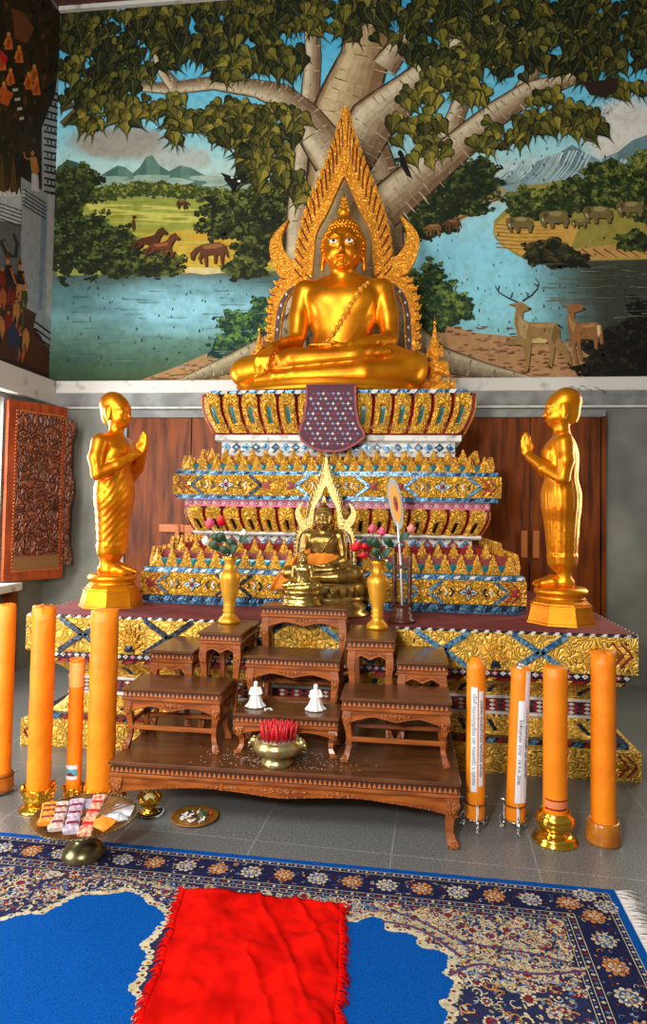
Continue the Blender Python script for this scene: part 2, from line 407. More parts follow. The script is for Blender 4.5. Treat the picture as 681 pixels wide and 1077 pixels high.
# ledge under the mural and the mouldings below it
b = MB(); b.box((-.51, BY-.02, 2.61), (2.92, .02, .06), BAND, bev=.006)
for i, (px, y) in enumerate(((600, 412), (606, 414), (612, 411), (618, 415), (626, 413), (632, 415))):
    p = atY(px, y-5, BY-.041); q = atY(px+5, y+(i % 3)-4, BY-.041)
    b.tube([p, (p+q)/2+Vector((0, 0, .012)), q], .0028, INK, 4)
struct(b.build('trim_2'))
b = MB(); prof = [(2.55, .10), (2.53, .09), (2.50, .06), (2.46, .05), (2.44, .045), (2.435, .03), (2.40, .03), (2.395, .0)]
V = []
for z, o in prof: V += [(LX, BY-o*.32, z), (RX, BY-o*.32, z)]
b.add(V, [(2*i, 2*i+2, 2*i+3, 2*i+1) for i in range(len(prof)-1)], MOULD)
b.box((-.51, BY-.012, 2.412), (2.92, .012, .008), BAND); struct(b.build('trim_3'))
b = MB(); b.box((LX+.05, 4.0, 2.55), (.05, 2.04, .115), BAND, bev=.006); struct(b.build('trim_4'))
b = MB(); b.box((LX+.04, 4.87, .765), (.10, .60, .035), BAND, bev=.006); struct(b.build('trim_5'))
b = MB(); b.box((LX-.02, 5.545, .365), (.06, .02, .365), DOORW); b.box((LX-.1, 4.9, .725), (.1, .66, .012), DOORW); struct(b.build('trim_6'))
# window frame in the left wall
b = MB()
for y in (WY0+.03, WY1-.03): b.box((LX-.12, y, (WZ0+WZ1)/2), (.05, .03, (WZ1-WZ0)/2), BAND)
for z in (WZ0+.03, WZ1-.03): b.box((LX-.12, (WY0+WY1)/2, z), (.05, (WY1-WY0)/2, .03), BAND)
struct(b.build('window_1'))

def double_door(x0, x1, nm, hands):
    b = MB(); xm = (x0+x1)/2
    b.box(((x0+x1)/2, BY-.02, 2.345), ((x1-x0)/2+.04, .03, .03), MOULD)
    for x in (x0-.025, x1+.025): b.box((x, BY-.02, 1.16), (.02, .03, 1.16), MOULD if hands == 'L' else DOORW)
    fr = struct(b.build(nm))
    for s, (a, c) in enumerate(((x0, xm-.006), (xm+.006, x1))):
        b = MB(); n = 3
        for k in range(n):
            u0, u1 = a+(c-a)*k/n, a+(c-a)*(k+1)/n; b.box(((u0+u1)/2, BY-.018, 1.155), ((u1-u0)/2-.0006, .018, 1.155), DOORW)
        lf = b.build('door_leaf', fr)
        hb = MB()
        if hands == 'R':
            x = xm-.05 if s == 0 else xm+.05; hb.box((x, BY-.05, 1.20), (.028, .014, .12), BEAD, bev=.005)
        elif s == 0:
            hb.box((xm-.16, BY-.055, 1.28), (.12, .016, .038), BEAD, bev=.005); hb.box((xm-.10, BY-.075, 1.25), (.02, .014, .06), BEAD, rz=.1, bev=.005)
        else:
            hb.box((xm+.05, BY-.052, 1.28), (.09, .016, .035), BEAD, bev=.005); hb.box((xm+.0, BY-.05, 1.10), (.035, .014, .2), BEAD, bev=.005)
        hb.build('door_handle', lf)
double_door(-2.60, -1.36, 'door_1', 'L'); double_door(.50, 1.69, 'door_2', 'R')

# ------------------------------------------------------------------ the mural on the back wall
def wallpt(px, py):
    p = atY(px, py, BY); return (min(RX, max(LX, p.x)), BY, min(CZ-.04, max(2.67, p.z)))
P = Paint(wallpt, (0, -1, 0))
def hash2(x, y): v = math.sin(x*12.9898+y*78.233)*43758.5453; return v-math.floor(v)
def vnoise(x, y):
    xi, yi = math.floor(x), math.floor(y); fx, fy = x-xi, y-yi; fx = fx*fx*(3-2*fx); fy = fy*fy*(3-2*fy)
    a = hash2(xi, yi)*(1-fx)+hash2(xi+1, yi)*fx; c = hash2(xi, yi+1)*(1-fx)+hash2(xi+1, yi+1)*fx; return a*(1-fy)+c*fy
def fbm(x, y): return .55*vnoise(x, y)+.3*vnoise(x*2.1, y*2.1)+.15*vnoise(x*4.3, y*4.3)
def bgcol(x, y):
    n = fbm(x/60+3, y/18+1)-.5; n2 = fbm(x/26, y/14+9)
    if y < 215:
        c = interp([(0, (60, 160, 206)), (70, (92, 190, 226)), (130, (132, 208, 232)), (175, (176, 214, 210)), (215, (190, 206, 186))], y)
        if x < 220:      # brown-grey cloud
            w = max(0, 1-(((x-125)/62)**2+((y-150)/20)**2)); c = mixc(c, (160, 146, 132), min(.85, w*1.5*(.5+n2)))
            w = max(0, 1-(((x-190)/50)**2+((y-166)/14)**2)); c = mixc(c, (184, 176, 164), min(.6, w*(.5+n2)))
        if x > 560:
            w = max(0, 1-(((x-668)/60)**2+((y-140)/44)**2)); c = mixc(c, (226, 216, 206), min(.9, w*2*(.4+n2)))
        return mixc(c, (240, 240, 240), max(0, n)*.25)
    if x < 420:          # the lake on the left
        c = interp([(215, (150, 160, 90)), (284, (120, 120, 70)), (290, (74, 92, 88)), (306, (86, 126, 128)), (335, (112, 158, 160)), (370, (80, 114, 96)), (402, (54, 72, 44))], y)
        w = max(0, 1-(((x-200)/110)**2+((y-322)/36)**2)) if y > 286 else 0
        c = mixc(c, (148, 208, 226), min(.85, w*1.1)); return mixc(c, (30, 60, 60), max(0, -n)*.9) if y > 288 else c
    c = interp([(215, (160, 212, 222)), (260, (140, 210, 230)), (330, (136, 206, 222)), (402, (120, 172, 168))], y)
    w = max(0, min(1, (x-560+max(0, 330-y)*.25)/95)); c = mixc(c, (56, 60, 48), min(1, w*1.25))
    return mixc(c, (190, 214, 216), max(0, n)*.5*(1-w*.6))
P.grid(45, 730, -12, 404, 150, 100, bgcol, .0003)
def far_hill(pts, base, col, col2):
    P.poly(pts+[(pts[-1][0], base), (pts[0][0], base)], col)
    for i in range(len(pts)-1):
        (xa, ya), (xb, yb) = pts[i], pts[i+1]
        P.poly([(xa, ya), (xb, yb), (xb, yb+(base-yb)*.45), (xa, ya+(base-ya)*.45)], mixc(col, col2, .5+.5*math.sin(i*1.7)))
far_hill([(60, 176), (72, 168), (82, 171), (95, 184), (110, 192)], 205, (74, 110, 100), (50, 88, 84))
far_hill([(95, 192), (110, 182), (124, 174), (132, 176), (140, 182), (147, 176), (154, 165), (160, 163), (168, 174), (178, 180), (190, 174), (200, 176), (215, 184), (245, 190), (280, 194)], 212, (100, 138, 122), (70, 108, 100))
P.begin(6)
for i in range(60): P.blob(random.uniform(90, 280), random.uniform(186, 212), random.uniform(10, 24), random.uniform(2, 4), jc((150, 178, 162), 12), 10)
P.end()
far_hill([(500, 205), (520, 188), (545, 176), (570, 168), (590, 160), (602, 152), (615, 160), (630, 168), (650, 160), (665, 148), (685, 140), (720, 138)], 212, (134, 162, 168), (96, 130, 136))
P.begin(6)
for i in range(50):
    x = random.uniform(520, 720); P.line([(x, 158+abs(x-604)*.18), (x-8, 175+abs(x-604)*.1), (x-22, 192)], 2, jc((176, 196, 200), 20), .5)
P.end()
# pasture and shore behind the lake
P.poly([(60, 212), (130, 207), (200, 207), (290, 210), (330, 240), (330, 284), (60, 290)], (150, 158, 68))
P.poly([(90, 214), (160, 216), (230, 222), (290, 226), (290, 236), (180, 234), (100, 228)], (196, 190, 92))
P.poly([(150, 248), (210, 240), (290, 240), (300, 280), (190, 288), (160, 280)], (206, 162, 52))
P.poly([(180, 284), (200, 281), (232, 282), (245, 286), (215, 289)], (214, 196, 140))
P.begin(6)
for i in range(160):
    x, y = random.uniform(90, 300), random.uniform(210, 282); P.blob(x, y, random.uniform(6, 22), random.uniform(.8, 1.8), jc(mixc((130, 148, 60), (210, 180, 70), (y-205)/80), 14), 8)
P.end()
# river banks on the right
P.poly([(545, 196), (538, 214), (520, 232), (519, 246), (528, 258), (546, 270), (560, 276), (720, 272), (720, 190), (600, 190)], (150, 138, 62))
P.poly([(538, 222), (522, 236), (520, 246), (530, 258), (548, 268), (600, 262), (610, 238), (560, 232)], (200, 156, 74))
for k in range(7): P.line([(522, 236+k*4), (545, 238+k*4), (590, 238+k*3.6)], 1.3, (140, 96, 40), .3)
P.poly([(604, 262), (640, 258), (720, 256), (720, 271), (615, 273)], (190, 146, 80))
for k in range(8): P.line([(612+k*12, 262), (626+k*12, 271)], 1.8, (110, 76, 36), .5)
P.poly([(425, 262), (440, 250), (480, 236), (528, 205), (534, 200), (524, 196), (480, 205), (425, 225)], (176, 150, 92))
P.begin(6)
for k in range(26): x = random.uniform(435, 525); P.line([(x, 256-(x-430)*.5), (x+14, 251-(x-430)*.5)], 1.6, jc((120, 92, 50), 14), .4)
P.end()
P.poly([(430, 330), (460, 338), (500, 350), (560, 356), (640, 366), (660, 404), (420, 404)], (176, 134, 92))
P.begin(6)
for k in range(240): x, y = random.uniform(432, 640), random.uniform(344, 398); P.blob(x, y, random.uniform(2, 5), random.uniform(.7, 1.5), jc((124, 84, 54), 18), 6)
P.end()
P.poly([(145, 402), (180, 388), (215, 373), (240, 368), (265, 378), (290, 402)], (160, 124, 82))
P.begin(6)
for k in range(90): x = random.uniform(160, 260); P.blob(x, random.uniform(402-(x-140)*.28, 400), 3, .8, jc((110, 80, 50), 14), 6)
P.end()
# stippled bushes
def bush(cx, cy, rx, ry, n, dark, light, s=3.0, flat=.0):
    n = int(n*2.1); f0, f1 = cx*.7, cy*.9
    edge = lambda a: 1+.13*math.sin(5*a+f0)+.10*math.sin(9*a+f1)+.06*math.sin(17*a+f0)
    P.poly([(cx+rx*.84*edge(2*PI*i/40)*math.cos(2*PI*i/40), cy+ry*.84*edge(2*PI*i/40)*math.sin(2*PI*i/40)) for i in range(40)], dark); P.begin(6)
    for i in range(n//3):
        a = random.uniform(0, 2*PI); r = random.random()**.4*edge(a); P.blob(cx+rx*r*math.cos(a), cy+ry*r*math.sin(a), s*1.1, s*.7, jc(mixc(dark, light, .12), 5), 6, .4)
    P.end(); P.begin(10)
    for i in range(n):
        a = random.uniform(0, 2*PI); r = math.sqrt(random.random())*edge(a); x, y = cx+rx*r*math.cos(a), cy+ry*r*math.sin(a)
        cl = fbm(x*.16, y*.2+3); t = (cl-.36)*2.6-.35*(y-cy)/ry+random.uniform(-.2, .2)
        if t < .05 and random.random() < .6: continue
        P.blob(x, y, random.uniform(.45, .85)*s, random.uniform(.3, .55)*s, jc(mixc(dark, light, max(0, min(1, t))), 7), 6, .35, random.uniform(-.8, .8))
    P.end()
DK, MG, LG = (24, 32, 16), (96, 110, 44), (150, 150, 60)
for c in ((64, 232, 26, 58, 240), (92, 258, 42, 34, 260), (72, 200, 32, 26, 170), (84, 190, 22, 16, 120)): bush(*c, DK, (84, 100, 44))
bush(118, 265, 36, 26, 200, DK, (96, 112, 46)); bush(168, 278, 28, 14, 150, DK, (110, 112, 46)); bush(140, 283, 40, 9, 110, DK, MG)
for x in range(110, 300, 13): bush(x, 203+4*math.sin(x), 14, 8, 26, (50, 66, 28), LG, 2.4)
for c in ((262, 222, 56, 24, 320), (296, 232, 40, 44, 260), (240, 240, 34, 12, 90), (284, 262, 40, 16, 160), (258, 282, 24, 12, 100)): bush(*c, DK, (106, 114, 48))
for c in ((262, 350, 38, 26, 220), (288, 332, 26, 22, 160), (245, 366, 24, 14, 120)): bush(*c, (20, 46, 44), (96, 136, 60), 3)
for c in ((458, 205, 60, 34, 420), (440, 235, 34, 18, 140), (492, 190, 36, 20, 200), (505, 178, 14, 12, 60)): bush(*c, (22, 34, 18), (92, 104, 44))
for c in ((452, 312, 26, 36, 240), (474, 324, 24, 18, 180), (440, 340, 26, 16, 90)): bush(*c, (24, 50, 34), (120, 138, 60), 3)
for x, y, rx, ry in ((552, 214, 22, 16), (584, 216, 26, 17), (620, 208, 30, 18), (655, 196, 34, 24), (690, 186, 34, 28), (640, 184, 28, 14), (690, 222, 30, 16), (605, 200, 26, 12)): bush(x, y, rx, ry, int(rx*ry/3.4), (26, 40, 18), (128, 134, 58), 3.2)
bush(577, 266, 26, 14, 190, (20, 24, 14), (86, 78, 40)); bush(598, 274, 22, 8, 90, (20, 24, 14), (74, 70, 36)); bush(668, 254, 20, 10, 90, DK, MG)
for c in ((660, 372, 46, 30, 420), (690, 352, 40, 40, 260), (636, 388, 30, 14, 150)): bush(*c, (14, 14, 10), (50, 46, 24), 3)
# beasts
def shape(ox, oy, s, pts, col): P.poly([(ox+x/s, oy+y/s) for x, y in pts], col)
def strokes(ox, oy, s, lines, w, col):
    for l in lines: P.line([(ox+x/s, oy+y/s) for x, y in l], w, col, w*.5)
DA = [(62, 172), (95, 166), (120, 160), (165, 190), (150, 198), (128, 205), (125, 235), (150, 250), (275, 255), (290, 280), (290, 320), (335, 390), (345, 440), (325, 440), (310, 400), (270, 360), (265, 400), (255, 455), (238, 450), (248, 400), (240, 340), (165, 345), (160, 400), (150, 470), (138, 470), (140, 400), (120, 350), (60, 352), (45, 345), (105, 315), (90, 260), (92, 210), (98, 182)]
DB = [(325, 188), (300, 176), (345, 172), (385, 168), (405, 192), (380, 200), (355, 208), (355, 235), (375, 255), (450, 250), (478, 265), (485, 345), (472, 350), (462, 310), (458, 372), (446, 368), (442, 330), (410, 325), (382, 325), (385, 380), (395, 420), (385, 420), (372, 380), (365, 330), (358, 360), (374, 430), (360, 432), (345, 350), (330, 290), (325, 230)]
for D_, c in ((DA, (150, 118, 72)), (DB, (146, 100, 58))):
    shape(520, 280, 4.23, [(x+3, y+3) for x, y in D_], (70, 44, 26)); shape(520, 280, 4.23, D_, c)
shape(520, 280, 4.23, [(110, 215), (125, 240), (150, 262), (140, 330), (115, 310), (105, 250)], (176, 146, 100))
shape(520, 280, 4.23, [(150, 262), (200, 256), (272, 258), (262, 272), (200, 276)], (172, 138, 90)); shape(520, 280, 4.23, [(168, 326), (200, 320), (236, 328), (232, 342), (170, 345)], (200, 172, 116))
shape(520, 280, 4.23, [(270, 262), (288, 284), (284, 318), (268, 350), (252, 330), (258, 290)], (122, 90, 54)); shape(520, 280, 4.23, [(330, 215), (342, 240), (362, 262), (352, 300), (336, 270)], (178, 132, 84))
shape(520, 280, 4.23, [(385, 266), (440, 258), (452, 268), (410, 276)], (178, 130, 80)); shape(520, 280, 4.23, [(455, 268), (470, 262), (472, 300), (462, 318)], (214, 190, 140))
strokes(520, 280, 4.23, [[(105, 162), (60, 142), (20, 118), (3, 88)], [(75, 142), (82, 118)], [(16, 112), (24, 88)], [(125, 157), (165, 132), (192, 103), (198, 75), (182, 55)], [(152, 140), (142, 116)], [(196, 92), (178, 80)]], 1.7, (52, 36, 22))
strokes(520, 280, 4.23, [[(150, 190), (165, 190)], [(393, 190), (406, 194)], [(282, 262), (305, 278)], [(240, 440), (252, 456)], [(326, 430), (340, 450)], [(150, 460), (158, 474)]], 2, (36, 24, 16))
HORSE = [(0, 22), (4, 18), (14, 12), (22, 6), (32, 2), (60, 0), (74, 4), (80, 14), (84, 40), (78, 24), (72, 26), (76, 44), (68, 58), (64, 44), (62, 28), (36, 26), (40, 44), (36, 58), (30, 44), (28, 26), (20, 40), (24, 54), (18, 54), (14, 38), (20, 22), (10, 26), (2, 28)]
def horse(x, y, s, col, flip=1):
    P.poly([(x+flip*a*s+.8, y+b*s+.8) for a, b in HORSE], (40, 22, 12)); P.poly([(x+flip*a*s, y+b*s) for a, b in HORSE], col)
    P.poly([(x+flip*a*s, y+b*s) for a, b in [(28, 4), (60, 2), (70, 8), (58, 14), (34, 12)]], mixc(col, (220, 150, 90), .4))
GRZ = [(478, 92), (498, 72), (520, 60), (545, 56), (582, 52), (600, 60), (612, 80), (617, 108), (609, 104), (605, 88), (600, 92), (597, 130), (588, 130), (586, 102), (576, 94), (572, 128), (564, 128), (562, 94), (540, 98), (540, 138), (531, 138), (527, 100), (516, 112), (522, 128), (514, 128), (507, 110), (514, 92), (506, 84), (498, 96), (490, 118), (480, 112)]
RUN = [(312, 88), (326, 70), (345, 58), (375, 52), (395, 46), (408, 26), (425, 18), (430, 24), (444, 38), (438, 44), (424, 42), (416, 56), (410, 72), (421, 98), (408, 108), (404, 103), (411, 95), (400, 78), (384, 80), (398, 96), (392, 104), (374, 82), (358, 78), (340, 92), (324, 96), (322, 90), (334, 86), (340, 72), (326, 82), (318, 94)]
for ox, oy, L_, c_ in ((47, 234, RUN, (84, 46, 26)), (60, 240, RUN, (102, 56, 32)), (60, 240, GRZ, (100, 58, 34))):
    shape(ox+.8, oy+.8, 3.405, L_, (36, 22, 12)); shape(ox, oy, 3.405, L_, c_)
shape(60, 240, 3.405, [(520, 64), (545, 60), (585, 56), (598, 66), (570, 74), (530, 76)], (146, 96, 58)); shape(60, 240, 3.405, [(345, 60), (380, 54), (400, 52), (398, 64), (360, 70)], (150, 90, 54)); horse(200, 211, .17, (80, 50, 30), -1)
P.blob(141, 237, 2.4, 7, (84, 54, 34), 9, .15); P.blob(142, 229, 2.2, 2, (70, 44, 28)); horse(445, 236, .24, (130, 92, 50)); horse(465, 231, .24, (96, 66, 36))
ELE = [(0, 14), (4, 6), (14, 2), (26, 4), (50, 0), (72, 4), (84, 14), (88, 34), (84, 36), (82, 50), (72, 50), (70, 36), (44, 36), (44, 50), (34, 52), (30, 36), (24, 34), (18, 40), (22, 50), (12, 48), (6, 40), (2, 28)]
def ele(x, y, s, flip=1):
    P.poly([(x+flip*a*s+.9, y+b*s+.9) for a, b in ELE], (34, 26, 14)); P.poly([(x+flip*a*s, y+b*s) for a, b in ELE], (112, 98, 58))
    P.poly([(x+flip*a*s, y+b*s) for a, b in [(30, 5), (52, 2), (70, 7), (60, 16), (34, 16)]], (150, 134, 84)); P.poly([(x+flip*a*s, y+b*s) for a, b in [(12, 8), (22, 6), (26, 16), (20, 26), (14, 18)]], (84, 68, 38))
    P.line([(x+flip*10*s, y+24*s), (x+flip*14*s, y+34*s)], 1.2, (220, 210, 180), .4)
ele(532, 228, .33); ele(567, 222, .36); ele(601, 231, .18); ele(613, 217, .36); ele(648, 212, .33)
# ripples and old spatter on the water
P.begin(6)
for k in range(60): x, y = random.uniform(70, 290), random.uniform(292, 385); P.line([(x, y), (x+random.uniform(8, 30), y+random.uniform(-.6, .6))], .9, jc((88, 128, 134), 16), .2)
P.end()
P.begin(6)
for k in range(50): x, y = random.uniform(570, 690), random.uniform(278, 340); P.line([(x, y), (x+random.uniform(10, 34), y+random.uniform(-1, 1))], .9, jc((104, 106, 92), 22), .2)
P.end()
P.begin(6)
for k in range(230):
    x, y = random.choice(((random.uniform(70, 290), random.uniform(292, 385)), (random.uniform(445, 670), random.uniform(245, 355)), (random.uniform(520, 640), random.uniform(130, 190))))
    P.line([(x, y), (x+random.uniform(-.8, .8), y+random.uniform(.8, 3.4))], random.uniform(.5, 1.1), (24, 34, 32))
P.end()
# the bodhi tree: limbs then leaves
def limb(pts, ws, base=(118, 92, 66), light=(206, 192, 160), lit=1):
    n = len(pts); Lp = []; Rp = []; Q = []; W = []
    for i in range(n-1):
        for t in range(6): u = t/6; Q.append(tuple(pts[i][k]+(pts[i+1][k]-pts[i][k])*u for k in (0, 1))); W.append(ws[i]+(ws[i+1]-ws[i])*u)
    Q.append(pts[-1]); W.append(ws[-1]); nr = []
    for i, p in enumerate(Q):
        a, c = Q[max(0, i-2)], Q[min(len(Q)-1, i+2)]; dx, dy = c[0]-a[0], c[1]-a[1]; l = math.hypot(dx, dy); nr.append((-dy/l, dx/l))
    def strip(f0, f1, col, jt=0):
        A = [(q[0]+m[0]*w*(f0+random.uniform(-jt, jt)), q[1]+m[1]*w*(f0+random.uniform(-jt, jt))) for q, m, w in zip(Q, nr, W)]
        B = [(q[0]+m[0]*w*(f1+random.uniform(-jt, jt)), q[1]+m[1]*w*(f1+random.uniform(-jt, jt))) for q, m, w in zip(Q, nr, W)]
        P.begin(1)
        for i in range(len(Q)-1): P.poly([A[i], A[i+1], B[i+1], B[i]], jc(col, 5))
        P.end()
    strip(-.54, .54, (58, 44, 32)); strip(-.5, .5, base)
    for a_, c_, t_ in ((-.48, .30, .75), (-.46, .16, .55), (-.44, .02, .35), (-.42, -.10, .16), (-.38, -.2, 0)): strip(a_*lit, c_*lit, mixc(light, base, t_), .035)
    P.begin(8)
    for k in range(int(len(Q)*(5 if max(ws) > 20 else 3))):
        i = random.randrange(len(Q)-1); q, m, w = Q[i], nr[i], W[i]; f = random.uniform(-.45, .45); g = random.uniform(.1, .3)
        P.line([(q[0]+m[0]*w*f, q[1]+m[1]*w*f), (q[0]+m[0]*w*(f+g)+random.uniform(-2, 2), q[1]+m[1]*w*(f+g))], random.uniform(.7, 1.8), jc(mixc(mixc(base, (60, 44, 30), .3), light, random.random()), 14), .4)
    P.end()
limb([(318, 400), (314, 300), (316, 220), (322, 150), (330, 60), (326, -5)], [46, 30, 26, 22, 16, 14])
limb([(372, 400), (366, 300), (362, 200), (362, 120), (384, 60), (388, -5)], [90, 84, 76, 64, 48, 40], (128, 98, 66), (204, 184, 140))
limb([(424, 390), (414, 300), (408, 240), (400, 180), (380, 120)], [40, 26, 30, 34, 30])
limb([(330, 330), (290, 362), (240, 384), (190, 402)], [34, 26, 18, 6], (104, 90, 66), (170, 160, 128), -1)
limb([(420, 350), (462, 378), (510, 390), (570, 402)], [40, 26, 16, 5], (110, 92, 70), (176, 164, 134))
limb([(352, 168), (322, 126), (296, 102), (270, 94), (225, 88), (180, 94), (120, 90)], [44, 34, 26, 18, 14, 12, 7])
limb([(184, 92), (170, 74), (160, 40)], [14, 10, 7]); limb([(66, 132), (86, 112), (112, 106)], [7, 6, 3], (60, 50, 34), (96, 84, 50))
limb([(64, 116), (88, 108), (106, 104)], [5, 4, 3], (60, 50, 34), (96, 84, 50))
limb([(404, 72), (436, 28), (462, -4)], [26, 18, 14]); limb([(368, 170), (392, 128), (430, 96), (475, 55), (560, 5)], [46, 48, 36, 24, 9])
limb([(460, 172), (480, 122), (496, 78), (526, 32), (556, -2)], [24, 18, 16, 12, 8]); limb([(545, 104), (562, 74), (566, 40), (574, 6)], [18, 14, 10, 7])
limb([(400, 222), (440, 188), (476, 160), (520, 122), (556, 98), (600, 84), (642, 58)], [44, 40, 32, 26, 22, 14, 8])
P.blob(425, 97, 6, 2.5, (70, 36, 20), 10, .2, -.5)
LK = 0; 
LEAFP = [(0, -.08), (.22, -.16), (.40, -.02), (.42, .18), (.27, .38), (.11, .60), (.04, .78), (.0, 1.3), (-.04, .78), (-.11, .60), (-.27, .38), (-.42, .18), (-.40, -.02), (-.22, -.16)]
def leaf(x, y, s, ang, g):
    global LK
    LK += 1; P.k = LEAF0+(LK % 90)*6
    c, d = math.cos(ang), math.sin(ang); T = lambda pts: [(x+s*(a*c-b*d), y+s*(a*d+b*c)) for a, b in pts]
    g = g*1.25-.12; base = jc(mixc((20, 28, 12), (104, 98, 32), max(0, g)), 6); P.poly(T([(a*1.12, b*1.06) for a, b in LEAFP]), mixc(base, (6, 10, 6), .75))
    P.poly(T(LEAFP), base); P.poly(T([(0, -.06), (.2, -.13), (.36, 0), (.36, .18), (.2, .42), (0, .8)]), jc(mixc(base, (186, 166, 64), .14+.55*max(0, g)), 6))
    P.poly(T([(-.06, 0), (-.26, .0), (-.3, .16), (-.12, .5)]), mixc(base, (160, 146, 54), .10+.40*max(0, g))); P.line(T([(0, -.1), (0, .85)]), s*.05, mixc(base, (190, 180, 90), .4), .3)
def foliage(cx, cy, rx, ry, n, s=17, g=.4, spread=.9):
    L_ = []
    for i in range(n):
        a = random.uniform(0, 2*PI); r = math.sqrt(random.random()); L_.append((cx+rx*r*math.cos(a), cy+ry*r*math.sin(a)))
    for x, y in sorted(L_, key=lambda q: q[1]+random.uniform(-14, 14)): leaf(x, y, s*random.uniform(.75, 1.15), random.uniform(-spread, spread), max(0, min(1, g+random.uniform(-.3, .35))))
LEAF0 = P.k+2
for c in ((120, 22, 60, 32, 115), (200, 22, 56, 34, 105), (280, 16, 54, 28, 90), (96, 66, 36, 30, 60), (150, 60, 34, 22, 38), (220, 52, 36, 20, 42), (262, 48, 30, 34, 45), (345, 14, 60, 18, 60), (400, 18, 60, 22, 46), (300, 60, 30, 20, 24), (125, 92, 22, 12, 20), (98, 100, 30, 14, 24)): foliage(*c, g=.22)
for cx in (95, 128, 150, 180, 196, 222, 236, 258, 272, 290):
    foliage(cx, 116+8*math.sin(cx), 15, 12, 13, 16, .5, 1.1)
for c in ((240, 70, 22, 12, 14), (180, 118, 14, 14, 14), (188, 136, 14, 10, 12), (232, 128, 22, 14, 22), (282, 160, 26, 18, 26), (294, 186, 22, 14, 22), (310, 200, 14, 10, 10), (262, 150, 14, 12, 12), (300, 130, 20, 20, 18), (270, 178, 16, 12, 12), (235, 140, 16, 10, 10)): foliage(*c, g=.42, spread=1.2)
for c in ((470, 18, 46, 26, 50), (520, 14, 50, 26, 56), (580, 18, 46, 32, 72), (640, 20, 46, 38, 95), (690, 40, 34, 46, 70), (625, 62, 30, 20, 34), (500, 52, 32, 26, 36), (450, 48, 26, 20, 24), (540, 62, 34, 18, 26), (590, 60, 30, 16, 22)): foliage(*c, g=.2)
for c in ((476, 66, 26, 22, 22), (540, 48, 30, 18, 22), (420, 130, 12, 20, 10), (465, 92, 24, 20, 24), (448, 128, 20, 14, 14), (452, 158, 24, 14, 16), (500, 96, 14, 12, 10), (530, 146, 24, 12, 14), (560, 126, 24, 10, 16), (600, 118, 26, 10, 12), (625, 134, 14, 10, 8), (655, 92, 24, 10, 16), (510, 140, 16, 16, 10), (430, 100, 12, 12, 6)): foliage(*c, g=.5, spread=1.1)
foliage(568, 100, 24, 8, 12, g=.5); foliage(600, 132, 20, 8, 9, g=.5); P.k = LEAF0+560
P.poly([(612, 88), (650, 84), (648, 98), (636, 104), (620, 101)], (46, 32, 22))
P.begin(6)
for k in range(70): P.blob(random.gauss(632, 11), random.uniform(102, 122), .5, .6, (30, 24, 18), 5)
P.end()
def bird(x, y, s, f=1): P.poly([(x+f*a*s, y+b*s) for a, b in [(0, 0), (8, 2), (14, -4), (20, -1), (16, 4), (10, 12), (6, 12), (4, 5), (-6, 3), (-12, -4)]], (22, 22, 20)); P.blob(x+f*2*s, y+2*s, 2*s, 1.4*s, (230, 226, 210), 6)
bird(243, 186, .9); bird(254, 190, .9, -1); P.poly([(420, 160), (424, 162), (430, 178), (434, 189), (428, 186), (421, 174)], (26, 24, 24)); P.blob(421, 162, 3, 3, (24, 22, 22))
mural = P.build('mural_painting', PAINT)
tag(mural, 'large painted mural of a bodhi tree, river, deer and elephants on the back wall', 'mural')

# ------------------------------------------------------------------ the mural on the left wall
def sidept(px, py):
    px = min(px, 90); p = atX(px, py, LX); return (LX, min(BY, max(2.6, p.y)), min(CZ-.04, max(2.665, p.z)))
P = Paint(sidept, (1, 0, 0))
P.grid(-30, 76, -12, 402, 34, 90, lambda x, y: mixc((34, 28, 18), (74, 56, 28), fbm(x/9, y/30)) if y < 190 else mixc((96, 54, 34), (60, 34, 24), fbm(x/8, y/12)), .0003)
P.begin(5)
for k in range(260):
    x, y = random.uniform(-20, 66), random.uniform(-8, 185); P.blob(x, y, random.uniform(1, 2.6), random.uniform(2, 6), jc(random.choice(((36, 38, 20), (60, 52, 26), (26, 26, 14), (96, 62, 28))), 8), 6, .3, random.uniform(-.6, .6))
P.end()
P.poly([(12, 8), (26, 14), (36, 30), (28, 46), (16, 40)], (120, 70, 34))
P.poly([(44, 135), (50, 118), (58, 100), (63, 60), (68, 60), (67, 400), (44, 395)], (176, 180, 182))
for y in range(96, 205, 7): P.line([(46+max(0, 130-y)*.25, y), (68, y+12)], 2 if y % 14 else 3.4, (34, 36, 40))
for y in range(100, 200, 14):
    for k in range(4): P.line([(50+k*4, y+4+k*2), (50+k*4, y+9+k*2)], 1.6, (60, 64, 70))
P.poly([(22, 186), (44, 200), (62, 214), (64, 372), (40, 350), (22, 330)], (164, 170, 176)); P.poly([(0, 198), (22, 206), (22, 236), (0, 232)], (200, 204, 206))
for k in range(6): P.poly([(k*5-2, 206), (k*5, 197), (k*5+2, 207)], (228, 230, 230)); P.line([(0, 214+k*4), (23, 222+k*4)], 1.2, (44, 46, 52))
P.poly([(-30, 222), (0, 232), (22, 238), (22, 290), (-30, 276)], (104, 104, 104))
P.line([(2, 252), (8, 268), (16, 270), (18, 256), (14, 246)], 7, (52, 54, 56), 3); P.line([(4, 254), (9, 264)], 2, (120, 120, 118))
P.poly([(44, 214), (50, 218), (44, 326), (40, 326)], (130, 148, 168)); P.poly([(50, 204), (62, 210), (58, 340), (48, 330)], (196, 198, 198))
for k in range(5): P.line([(24, 199+k*4), (48, 214+k*4)], 1.3, (40, 42, 46)); P.line([(36, 338+k*7), (56, 352+k*7)], 2, (30, 32, 36))
